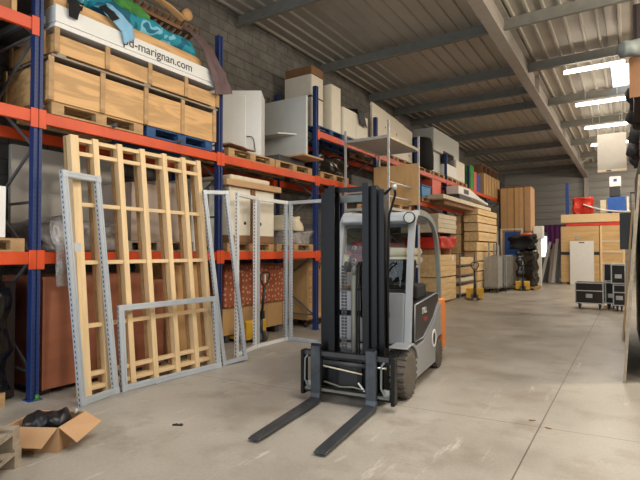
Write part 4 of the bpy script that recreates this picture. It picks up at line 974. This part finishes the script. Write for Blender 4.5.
# ================================================================== STACKS ALONG THE AISLE
# flat-pack pine crates, each a thing of its own
def flat_crate(label, x0, x1, y0, y1, z0, z1, m='pine_y', slats=2, group='flat pine crates in the tall stack', skid=True):
    t = thing('pine_crate', label, 'crate', ((x0 + x1) / 2, (y0 + y1) / 2, z0), 0, group); X, Y, Z = (x1 - x0) / 2, (y1 - y0) / 2, z1 - z0
    s = .028 if skid else 0
    B().box(-X + .02, X - .02, -Y + .02, Y - .02, s, Z).o('body', m, t)
    h = (Z - s) / slats
    for k in range(slats):
        B().box(X - .0195, X, -Y, Y, s + k * h + .006, s + (k + 1) * h - .006).o('side_board', m, t)
        B().box(-X, X - .02, -Y, -Y + .0195, s + k * h + .006, s + (k + 1) * h - .006).o('end_board', m, t)
    if skid:
        for y in (-Y + .05, -.05, Y - .15): B().box(-X + .03, X - .03, y, y + .1, 0, s - .001).o('skid', 'pallet', t)
    return t
M['pine_y2'] = mat('pine_boards', (226, 194, 142), 0.65, 0, 0.16, (10, 1.2, 10), 0.05)
# stack directly behind the forklift
for z0, z1, n, lb_ in ((.02, .78, 4, 'pale pine crate on the floor behind the forklift, lower one'), (.79, 1.50, 4, 'pale pine crate behind the forklift with a white label, upper one')):
    t = flat_crate(lb_, -6.15, -4.94, 14.25, 15.95, z0, z1, 'pine_y2', n, 'pine crates behind the forklift')
B().box(.606, .609, .42, .62, .52, .70).o('paper_label', 'white_text', t)
film_pile('red_parcel', 'red', 'flat parcel wrapped in red film above the pale pine crates', 'parcel', -6.1, -4.92, 14.3, 15.9, 1.70, 2.06, 61, .03)
for y in (14.5, 15.5): tag(B().box(-6.0, -5.0, y, y + .12, 1.505, 1.69).o('bearer', 'pallet'), 'wooden bearer between the pine crates and the red wrapped parcel', 'bearer', 'bearers under the red parcel')
for y in (14.45, 15.55): tag(B().box(-6.0, -5.0, y, y + .12, 2.10, 2.19).o('bearer', 'darkgrey'), 'dark bearer between the red wrapped parcel and the white panels', 'bearer', 'bearers over the red parcel')
for k in range(4):
    tag(B().box(-6.15, -4.93 + .01 * (k % 2), 14.2, 15.95 + .03 * (k % 2), 2.195 + k * .145, 2.195 + k * .145 + .138, .004).o('cream_board', 'foam'), ('lowest', 'second lowest', 'second highest', 'topmost')[k] + ' thick cream panel in the stack above the red wrapped parcel', 'panel', 'cream panels above the red parcel')
# tall stack of pine crates
zs = [.02, .46, .84, 1.22, 1.60, 1.98, 2.36, 2.70, 3.00, 3.26]
ordw = ['lowest', 'second', 'third', 'fourth', 'fifth', 'sixth', 'seventh', 'eighth', 'topmost']
random.seed(3)
for k, (a, c) in enumerate(zip(zs, zs[1:])):
    jx = random.uniform(-.05, .03); jy = random.uniform(-.06, .06)
    flat_crate(f'{ordw[k]} flat pine crate{" from the floor" if 0 < k < 8 else ""} in the tall stack by the grey cage trolley', -5.42, -4.90 + jx, 18.55 + jy, 21.6 + jy, a, c - .012, 'pine_y2' if k % 3 else 'pine_y', 2 if k != 4 else 1)
tag(B().box(-5.4, -4.96, 18.5, 21.4, 1.5895, 1.5985).o('red_sheet', 'red'), 'thin red sheet between two crates of the tall pine stack', 'sheet')
for z0, z1, n, lb_ in ((.02, .76, 3, 'pine crate inside the rack beside the tall stack, on the floor'), (.765, 1.5, 3, 'pine crate inside the rack beside the tall stack, second from the floor'), (1.505, 2.25, 3, 'pine crate inside the rack beside the tall stack, third from the floor'), (2.255, 3.0, 3, 'pine crate inside the rack beside the tall stack, topmost')):
    flat_crate(lb_, -6.4, -5.56, 18.5, 19.3, z0, z1, 'pine_y2', n, 'pine crates inside the rack')
tag(B().box(-5.42, -4.90, 14.6, 20.6, 3.27, 3.40, .004).o('pale_board', 'foam'), 'long pale board lying over the stacks below the white bent cover', 'board')
tag(B().box(-5.40, -5.0, 15.0, 18.4, 3.12, 3.265, .004).o('brown_board', 'cardboard_dark'), 'brown panel under the long pale board', 'panel')
tag(B().box(-5.40, -5.0, 16.6, 18.0, 3.405, 3.595, .004).o('packing_block', 'darkgrey'), 'dark block supporting the white bent cover', 'block')
# boards and blocks in the shelf slots between the two stacks
for k, (z0, z1, m_) in enumerate(((.15, .40, 'pine_y2'), (.55, .68, 'foam'), (.80, 1.05, 'pine_dark'), (1.15, 1.40, 'pine_y2'))):
    tag(B().box(-5.38, -4.98, 16.5, 18.2, z0, z1, .004).o('timber_bundle', m_), ('lowest', 'second lowest', 'third', 'uppermost')[k] + ' timber bundle in the slot between the pine stacks', 'timber', 'timber bundles between the stacks')
sr = thing('storage_frame', 'grey metal frame holding timber bundles between the pine stacks', 'frame', (-5.18, 17.35, 0))
for x in (-.23, .23):
    for y in (-.92, .92): B().box(x - .02, x + .02, y - .02, y + .02, 0, 1.55).o('post', 'grey', sr)
for z in (.11, .50, .76, 1.11): B().box(-.209, .209, -.94, -.90, z, z + .035).box(-.209, .209, .90, .94, z, z + .035).box(-.209, -.17, -.9, .9, z, z + .035).box(.17, .209, -.9, .9, z, z + .035).o('shelf', 'grey', sr)
pallet_truck('yellow hand pallet truck in front of the tall pine stack', (-4.36, 16.1, 0), math.radians(15))
# cage trolley
def cage(label, x0, x1, y0, y1, z0, z1, top=None, n=7):
    t = thing('cage_trolley', label, 'cage trolley', ((x0 + x1) / 2, (y0 + y1) / 2, 0), 0, 'grey slatted cage trolleys'); X, Y = (x1 - x0) / 2, (y1 - y0) / 2
    B().box(-X, X, -Y, Y, z0, z0 + .05).o('base', 'galv_dull', t)
    for x in (-X + .02, X - .02):
        for y in (-Y + .02, Y - .02):
            B().box(x - .02, x + .02, y - .02, y + .02, z0 + .051, top if (top and y < 0 and x > 0) else z1).o('post', 'galv', t)
            B().lathe([(.05, -.02), (.06, 0), (.05, .02)], (x, y, .06), 'X', 14).box(x - .025, x + .025, y - .025, y + .025, .105, z0 - .001).o('castor', 'black', t)
    for y in (-Y + .02, Y - .02):
        b = B().box(-X + .041, X - .041, y - .015, y + .015, z1 - .04, z1)
        for k in range(n):
            x = -X + .08 + k * (2 * X - .16) / (n - 1); b.box(x - .022, x + .022, y - .008, y + .008, z0 + .051, z1 - .04)
        b.o('slat_panel', 'galv', t)
    b = B().box(X - .035, X - .005, -Y + .041, Y - .041, z1 - .04, z1); m_ = 9
    for k in range(m_):
        y = -Y + .12 + k * (2 * Y - .24) / (m_ - 1); b.box(X - .028, X - .012, y - .03, y + .03, z0 + .051, z1 - .04)
    b.o('slat_panel', 'galv', t)
    return t
cage('grey slatted cage trolley in front of the tall pine stack, nearer one', -4.86, -4.34, 19.3, 20.1, .16, 1.40, 2.4)
cage('grey slatted cage trolley beyond the first, full of pale slats', -4.80, -4.22, 20.2, 22.2, .16, 1.45, None, 6)
for k, (x, y) in enumerate(((-4.75, 19.6), (-4.6, 19.8), (-4.47, 19.95))):
    tag(B().box(x - .02, x + .02, y - .06, y + .06, .215, 1.95 - .05 * k).o('grey_batten', 'galv'), ('grey batten standing in the nearer cage trolley, the one closest to the pine stack', 'grey batten standing in the middle of the nearer cage trolley', 'grey batten standing in the nearer cage trolley, closest to the aisle')[k], 'batten', 'loose slats in the cage trolley')
# beyond the cages
wr_base = crate('tan crate on the floor under the two tall wardrobe cartons', -5.3, -3.95, 24.05, 25.4, .01, 2.52, 'ply_tan', 3, .06)
for k, (x0, x1) in enumerate(((-5.27, -4.66), (-4.64, -4.22), (-4.20, -3.92))):
    t = thing('wardrobe_carton', ('widest tall brown carton high at the end of the rack, next to it', 'middle tall brown carton standing high at the end of the rack', 'narrow tall brown carton standing high nearest the aisle')[k], 'carton', ((x0 + x1) / 2, 24.6 - .03 * k, 2.545), 0, 'tall cartons at the end of the rack')
    w_ = (x1 - x0) / 2
    B().box(-w_, w_, -.55, .55, 0, 2.06, .01).o('carton', 'cardboard_pale' if k < 2 else 'cardboard', t)
    B().box(-.04, .04, -.552, -.5505, 0, 2.06).o('packing_tape', 'cardboard', t)
    B().box(-w_ + .02, w_ - .02, -.53, .53, 2.061, 2.12, .004).o('lid', 'cardboard_dark', t)
tag(B().box(-4.86, -4.20, 22.95, 23.02, 1.15, 2.48, .004).box(-4.86, -4.80, 22.95, 23.02, 0, 1.15).box(-4.26, -4.20, 22.95, 23.02, 0, 1.15).o('blue_board', 'blue_tarp'), 'bright blue board standing behind the grey cage trolleys', 'board')
wf_ = alu_frame('white metal frame standing before the bright blue board', (-4.98, 22.7, 0), (-4.05, 22.7, 0), (-4.98, 22.7, 2.62), m='white', plain='white', group=None, name='metal_stand')
pallet(-3.70, 22.0, 0, 'wooden pallet under the black wrapped stack far down the aisle')
film_pile('wrapped_stack', 'black_film', 'black film-wrapped stack on a pallet far down the aisle', 'wrapped stack', -4.05, -3.42, 21.5, 22.5, .15, 1.65, 71, .05)
film_pile('dark_bag', 'black_cloth', 'dark bag lying on the far black wrapped stack', 'bag', -4.35, -3.5, 21.55, 22.35, 1.70, 2.25, 72, .08)
tag(B().cyl((-3.95, 21.6, 2.31), (-3.5, 21.7, 2.33), .05, 12).o('red_roll', 'red_dull'), 'thin red roll on the dark bag far down the aisle', 'roll')
pallet_truck('yellow hand pallet truck at the far black wrapped stack', (-3.75, 20.95, 0), math.radians(14))
film_pile('clear_wrapped_panels', 'clear_film', 'tall panels in clear wrinkled film beside the far window', 'wrapped panels', -4.02, -3.74, 24.0, 24.3, .02, 2.4, 73, .04)
tag(B().box(-3.90, -3.50, 24.5, 25.0, 2.2, 2.8, .004).box(-3.8, -3.6, 24.6, 24.9, 0, 2.2).o('white_display', 'white'), 'white display head on a post beside the far window', 'display')
for k, (x, y, h, m_, lean) in enumerate(((-3.62, 27.0, 2.1, 'white_grey', .25), (-3.42, 27.1, 2.0, 'greyboard', .05), (-3.28, 27.0, 2.25, 'white', .02), (-3.12, 27.1, 2.2, 'grey', .0))):
    tag(B().bar((x - lean - .1, y, .0), (x + .05, y + .5, h), .14, .03, (0, 1, 0)).o('long_board', m_), ('slanting pale board leaning by the far window', 'greyish board leaning between slanting board and white board', 'white board leaning near the big plywood crate', 'grey board leaning next to the big plywood crate')[k], 'board', 'boards leaning by the far window')
for x0, x1, z0, z1, lb_ in ((-5.35, -5.02, 1.0, 2.75, 'purple drape left of the bright far window'), (-4.26, -3.0, 1.75, 3.2, 'purple drape right of the bright far window'), (-5.35, -4.28, 2.78, 3.2, 'purple drape above the bright far window')):
    b = B(); b.grid(lambda u, v, x0=x0, x1=x1, z0=z0, z1=z1: Vector((x0 + (x1 - x0) * u, 31.88 + .03 * math.sin(u * (x1 - x0) * 24), z0 + (z1 - z0) * v)), 40, 4)
    tag(b.o('purple_drape', 'purple', None, None, 0, .01), lb_, 'drape', 'purple drapes on the far wall')
tag(B().box(-4.2, -3.7, 28.0, 28.5, .02, 1.3, .02).o('grey_cabinet', 'grey'), 'grey cabinet standing below the bright far window', 'cabinet')

# ================================================================== CRATES AT THE END OF THE AISLE
def big_crate(label, x0, x1, y0, y1, z0, z1, nrow, frame=False):
    t = thing('large_crate', label, 'crate', ((x0 + x1) / 2, (y0 + y1) / 2, z0), 0, 'big plywood crates at the end of the aisle'); X, Y, Z = (x1 - x0) / 2, (y1 - y0) / 2, z1 - z0
    B().box(-X + .02, X - .02, -Y + .02, Y, .1, Z).o('body', 'ply_x', t)
    h = (Z - .1) / nrow
    for k in range(nrow): B().box(-X, X, -Y, -Y + .0195, .1 + k * h + .004, .1 + (k + 1) * h - .004).o('front_panel', 'ply_x', t)
    for x in (-X + .05, -.1, X - .25): B().box(x, x + .2, -Y + .05, Y - .05, 0, .099).o('skid', 'pallet', t)
    if frame:
        for x in (-X, X - .09): B().box(x, x + .09, -Y - .03, -Y - .001, .1, Z).o('post', 'pine_z', t)
        for z in (1.0, 1.55, 2.05): B().box(-X + .091, X - .091, -Y - .03, -Y - .001, z, z + .07).o('ledge', 'foam', t)
    else:
        B().box(-X - .004, X + .004, -Y - .006, -Y - .001, 1.43, 1.58).o('black_band', 'black', t)
        B().box(-.2, -.05, -Y - .02, -Y - .001, 2.2, 2.35).o('latch', 'galv', t)
    return t
big_crate('big plywood crate with a black band behind the white door leaf', -2.93, -1.30, 26.3, 28.2, 0, 2.82, 4)
big_crate('big plywood crate with framed shelves behind the flight cases', -1.27, -.27, 26.3, 28.2, 0, 2.82, 4, True)
wd = thing('door_leaf', 'plain white door leaf leaning on the big plywood crate', 'door', (-2.02, 26.10, 0))
B().box(-.505, .505, -.02, .02, 0, 2.10, .003).o('panel', 'white', wd); B().box(-.12, .12, -.026, -.0205, 2.0, 2.05).o('hanging_slot', 'darkgrey', wd)
tag(B().box(-2.7, -.35, 26.4, 28.0, 2.83, 2.98, .004).o('red_pallet', 'red'), 'low red pallet between the big crates and the flat crate above', 'pallet')
fc_ = thing('flat_crate', 'flat pine crate lying across the big crates under the red bale', 'crate', (-1.55, 27.1, 2.985))
B().box(-1.36, 1.20, -.68, .7, .06, .40).o('body', 'ply_x', fc_)
B().box(-1.38, 1.22, -.72, -.681, .02, .42).o('front_board', 'pine_y', fc_)
for x in (-.7, .1, .8): B().box(x, x + .08, -.74, -.721, .02, .44).o('batten', 'pine_z', fc_)
film_pile('red_bale', 'red', 'bale wrapped in bright red film on top of the flat pine crate', 'bale', -2.38, -1.62, 26.5, 27.2, 3.44, 4.22, 81, .05)
tag(B().box(-2.74, -2.60, 26.62, 26.76, 3.41, 4.98, .01).o('blue_pole', 'blue'), 'upright blue pole beside the red bale', 'pole')
tag(B().box(-1.25, -1.0, 26.6, 27.0, 3.42, 4.05, .01).o('cream_canister', 'foam'), 'small cream canister between the red bale and the blue box', 'canister')
cv = B(); cv.grid(lambda u, v: Vector((-1.95 + 1.92 * u, 26.29 + .14 * v, 3.45 + .42 * (1 - u) ** 2.2)), 24, 3)
tag(cv.o('curved_board', 'white', None, None, 0, .05), 'long white curved board lying below the bright blue box', 'board')
bl = thing('blue_box', 'bright blue box tilted on the white curved board', 'box', (-.56, 26.78, 3.43), 0)
B().box(-.36, .36, -.30, .3, 0.02, .74, .015, Matrix.Rotation(math.radians(-3), 4, 'Y'), 2).o('box', 'blue_tarp', bl)
B().box(.385, .46, -.28, .3, .0, .72, .004).o('white_end', 'white', bl)
tag(B().box(-.86, -.42, 26.55, 27.0, 4.20, 4.66, .01).o('black_box', 'black'), 'black box standing on the bright blue box', 'box')
wb = thing('white_box', 'white box with a small blue mark on top of the black box', 'box', (-.63, 26.72, 4.665))
B().box(-.23, .23, -.22, .22, 0, .46, .006).o('box', 'white', wb); B().box(-.07, .07, -.2225, -.2205, .22, .36).o('mark', 'blue', wb)

# flight cases
def flight_case(label, cx, cy, w_, d_, z0, h, splits=(), wheels=True, m='film_brown', rz=0.0):
    t = thing('flight_case', label, 'flight case', (cx, cy, 0), rz, 'black flight cases'); X, Y = w_ / 2, d_ / 2; e = .028
    B().box(-X + .004, X - .004, -Y + .004, Y - .004, z0 + .004, z0 + h - .004).o('shell', m, t)
    for x in (-X, X - e):
        for y in (-Y, Y - e): B().box(x, x + e, y, y + e, z0, z0 + h).o('edge_profile', 'galv', t)
    zs_ = [0, h - e] + [s - e / 2 for s in splits]
    for z in zs_:
        b = B()
        for y in (-Y, Y - e): b.box(-X + e, X - e, y, y + e, z0 + z, z0 + z + e)
        for x in (-X, X - e): b.box(x, x + e, -Y + e, Y - e, z0 + z, z0 + z + e)
        b.o('edge_band', 'galv', t)
    B().box(-.08, .08, -Y - .004, -Y + .003, z0 + h * .28, z0 + h * .28 + .11).o('latch', 'galv', t)
    B().box(X - .003, X + .004, -.08, .08, z0 + h * .28, z0 + h * .28 + .11).o('latch', 'galv', t)
    if wheels:
        for x in (-X + .1, X - .1):
            for y in (-Y + .1, Y - .1):
                B().lathe([(.045, -.018), (.055, -.012), (.055, .012), (.045, .018)], (x, y, .055), 'X', 18).box(x - .035, x + .035, y - .035, y + .035, .112, z0 - .001).box(x - .024, x - .019, y - .02, y + .02, .05, .113).box(x + .019, x + .024, y - .02, y + .02, .05, .113).o('castor', 'black', t)
    return t
flight_case('low wide brown-black flight case on castors in the aisle', -1.02, 15.65, .70, .6, .15, .59, (.36,))
flight_case('black flight case on castors just right of the low wide one', -.50, 15.95, .30, .55, .15, .60, (), True, 'case_black')
flight_case('tall black flight case on castors by the leaning sheets, lower one', -.30, 15.45, .30, .55, .15, .57, (.36,), True, 'case_black')
flight_case('black flight case stacked on top of the tall one by the leaning sheets', -.32, 15.45, .34, .58, .74, .52, (), False, 'case_black')
flight_case('black flight case standing behind the stacked cases', -.60, 16.6, .22, .5, .15, 1.10, (.6,), True, 'case_black')

# ================================================================== RIGHT PALLET RACK (its front plane almost in line with the camera)
RXF = .24
rk = thing('pallet_rack', 'orange and blue pallet rack at the right edge of the picture', 'pallet rack', (RXF, 9.6, 0))
RY = [9.6 + 2.79 * i for i in range(4)]
for i, y in enumerate(RY):
    for x in (0.09, 1.1):
        u_ = up_src.copy(); COL.objects.link(u_); u_.parent = rk; u_.location = (x, y - 9.6, 0)
        p_ = plate_src.copy(); COL.objects.link(p_); p_.parent = u_
for i in range(3):
    for z in (1.61, 3.16, 4.17):
        for x in (0.0, 1.1):
            o_ = fb_me.copy(); COL.objects.link(o_); o_.parent = rk; o_.location = (x + (.045 if x == 0 else 0), RY[i] + .045 - 9.6, z)
            if x == 0:
                B().box(-.062, -.0505, -.045, .045, -.19, .02).o('end_connector', 'orange', o_)
                B().box(-.062, -.0505, L_ - .045, L_ + .045, -.19, .02).o('end_connector', 'orange', o_)
# sheets leaning on it, seen almost edge-on
def sheet(label, xb, xt, y0, y1, h, m, th=.03):
    t = B().bar((xb, (y0 + y1) / 2, .0), (xt, (y0 + y1) / 2, h), y1 - y0, th, (1, 0, 0)).o('leaning_sheet', m)
    return tag(t, label, 'sheet', 'sheets leaning on the right rack')
sheet('tall brown sheet leaning on the right rack, its foot nearest the camera', -.10, .09, 7.0, 9.3, 2.55, 'pallet_grey')
sheet('thin pale sheet leaning on the right rack, second from the camera', -.115, .06, 9.42, 10.3, 2.3, 'foam', .025)
sheet('brown sheet edge leaning on the right rack, farthest from the camera', -.16, .02, 10.4, 11.6, 2.45, 'ply_tan')
b_ = B(); b_.prism([(.155, 7.2), (.195, 7.2), (.10, 12.0), (.06, 12.0)], 0, 3.08, 'Z')
tag(b_.o('leaning_sheet', 'galv_dull'), 'large tall grey sheet standing along the right rack at the picture edge', 'sheet', 'sheets leaning on the right rack')
# goods on it
b_ = thing('black_sign_board', 'flat black board hanging from the right rack above the flight cases', 'panel', (0, 14, 0))
B().box(-.25, .03, -.03, .03, 1.66, 2.56, .006).o('panel', 'black', b_); B().box(-.02, .17, -.02, .02, 3.03, 3.06).box(-.02, .0, -.02, .02, 2.561, 3.03).o('hanger', 'black', b_)
hg = thing('hanging_board', 'large grey-white board hanging under the roof by the right rack', 'board', (-.51, 18, 0))
B().box(-.40, .40, -.03, .03, 4.24, 5.39, .004).o('panel', 'board_grey', hg); B().box(-.40, .40, -.05, .05, 4.16, 4.238, .004).o('bottom_rail', 'foam', hg)
B().box(-.15, -.02, -.056, -.051, 4.18, 4.22).o('handle', 'darkgrey', hg)
for x in (-.3, .3): B().cyl((x, 0, 5.38), (x, -1.4, 6.21), .008, 6).o('hanger', 'galv', hg)
crate('tall dark brown crate high on the right rack at the picture edge', .06, .95, 9.7, 11.4, 4.175, 5.8, 'film_brown', 3, .06)
crate('plywood crate on the right rack below the dark bags', .36, 1.2, 11.8, 14.4, 4.175, 4.95, 'ply_tan', 3, .06)
tag(B().box(-.005, .9, 9.56, 9.60, 4.19, 4.86).o('plywood_board', 'cardboard_dark'), 'brown board standing across the right rack below the grey rolled cover', 'board')
bundle('rolled_cover', 'grey', 'grey rolled cover high at the right edge in front of the nearest tube lamp', 'cover', (-.16, 9.1, 4.86), (.5, 9.3, 4.92), .15, .85, 92, .12)
for k, (x, y, z, r) in enumerate(((.06, 12.6, 5.0, .17), (.03, 13.4, 4.78, .15), (.08, 14.6, 4.6, .17), (.0, 15.6, 4.36, .14), (.05, 16.6, 4.3, .14))):
    bundle('dark_bag', 'skin_dark', ('dark bag hanging over the right rack edge, uppermost', 'dark bag on the right rack beside the third tube lamp', 'dark bag on the right rack right of the hanging white board', 'dark bag at the right rack lower corner of the hanging white board', 'smallest dark bag farthest along the right rack')[k], 'bag', (x, y - .3, z), (x + .25, y + .35, z - .1), r, 1.5, 95 + k, .35, 30, 'dark bags on the right rack')
crate('crate on the right rack upper shelf behind the dark bags', .36, 1.2, 14.7, 17.4, 4.175, 4.6, 'cardboard_dark', 3, .06)
crate('plywood crate on the middle shelf of the right rack', .16, 1.0, 9.9, 12.2, 3.165, 3.9, 'ply_tan', 3, .06)
film_pile('wrapped_stack', 'black_film', 'black film-wrapped stack on the floor inside the right rack', 'wrapped stack', .36, 1.2, 9.8, 12.1, .02, 1.35, 99, .03)

# ================================================================== FOREGROUND LEFT
# open cardboard box with a black bag
bx = thing('cardboard_box', 'open cardboard box with a black bag in it on the floor at the lower left', 'cardboard box', (-3.884, 2.125, 0), math.radians(29.66))
BW, BD, BH, th = .44, .40, .20, .006
B().box(-BW, 0, 0, th, .006, BH).o('front_wall', 'cardboard', bx); B().box(-BW, 0, BD - th, BD, .006, BH).o('back_wall', 'cardboard', bx)
B().box(-BW, -BW + th, th, BD - th, .006, BH).o('side_wall', 'cardboard', bx); B().box(-th, 0, th, BD - th, .006, BH).o('side_wall', 'cardboard', bx)
B().box(-BW, 0, 0, BD, 0, .0055).o('bottom', 'cardboard', bx)
def flap(a, b, c, d):
    t = bmesh.new(); vs = [t.verts.new(p) for p in (a, b, c, d)]; t.faces.new(vs); k = B(); k.add(t); return k.o('flap', 'cardboard', bx, None, 0, .005)
flap((-BW, -.001, BH), (-.005, -.001, BH), (-.055, -.13, .085), (-BW + .02, -.13, .085))
flap((.001, .005, BH), (.001, BD, BH), (.16, BD - .02, .125), (.14, .03, .075))
flap((-BW, BD + .001, BH), (0, BD + .001, BH), (-.03, BD + .11, .11), (-BW + .03, BD + .11, .11))
flap((-BW - .001, 0, BH), (-BW - .001, BD, BH), (-BW - .11, BD - .03, .13), (-BW - .11, .03, .13))
ang = math.radians(29.66); ca, sa = math.cos(ang), math.sin(ang)
def bw(x, y, z): return (-3.884 + x * ca - y * sa, 2.125 + x * sa + y * ca, z)
bundle('black_bag', 'bag_black', 'black plastic bag lying in the open cardboard box', 'bag', bw(-.395, .16, .165), bw(-.045, .24, .185), .115, .75, 103, .2, 40)
M['silver_tape'] = M['galv']
tag(B().cyl(bw(-.06, .33, .20), bw(-.05, .36, .235), .018, 10).o('cap', 'galv'), 'small grey cap beside the black bag in the cardboard box', 'cap')
# pallets at the lower left corner
pr = math.radians(40); px_, py_ = -3.93, 1.87
ux, uy = Vector((math.cos(pr), math.sin(pr))), Vector((-math.sin(pr), math.cos(pr)))
c_ = Vector((px_, py_)) - ux * .6 - uy * .4
pallet(c_.x, c_.y, 0.0, 'greyed wooden pallet on the floor at the lower left corner, lower one', pr - PI / 2, GREYP, 'pallets in the lower left corner')
c2 = c_ - ux * .015
pallet(c2.x, c2.y, .146, 'greyed wooden pallet stacked on another at the lower left corner', pr - PI / 2, GREYP, 'pallets in the lower left corner')
c3 = c_ - uy * .02 - ux * .10
lb2 = tag(B().box(-.6, .6, -.06, .06, 0, .025).o('loose_board', 'pine_dark', None, (c3.x - uy.x * -.25, c3.y - uy.y * -.25, .292), pr), 'loose pine board lying on the pallets at the lower left corner', 'board')
# scraps on the floor
tag(B().box(-.05, .05, -.012, .012, 0, .012, .003).box(-.03, -.01, .013, .03, 0, .01).box(.015, .035, .013, .03, 0, .01).o('black_clip', 'black', None, (-3.56, 3.06, .0005), .5), 'small black clip on the floor in front of the low aluminium frame', 'clip')
for k, (x, y, r) in enumerate(((-.82, 4.99, .3), (-.66, 4.85, -.2))):
    tag(B().prism([(-.03, -.008), (.0, -.012), (.03, 0), (.0, .012), (-.03, .006)], 0, .006, 'Z').o('floor_scrap', 'cardboard_dark', None, (x, y, .0005), r), ('brown scrap on the floor left of the other scrap by the floor joint', 'brown scrap on the floor nearer the leaning sheets')[k], 'scrap', 'scraps on the floor')
for o in list(bpy.data.objects):
    if o.type == 'MESH' and o.parent is None and 'category' not in o.keys() and 'kind' not in o.keys(): print('UNTAGGED', o.name)
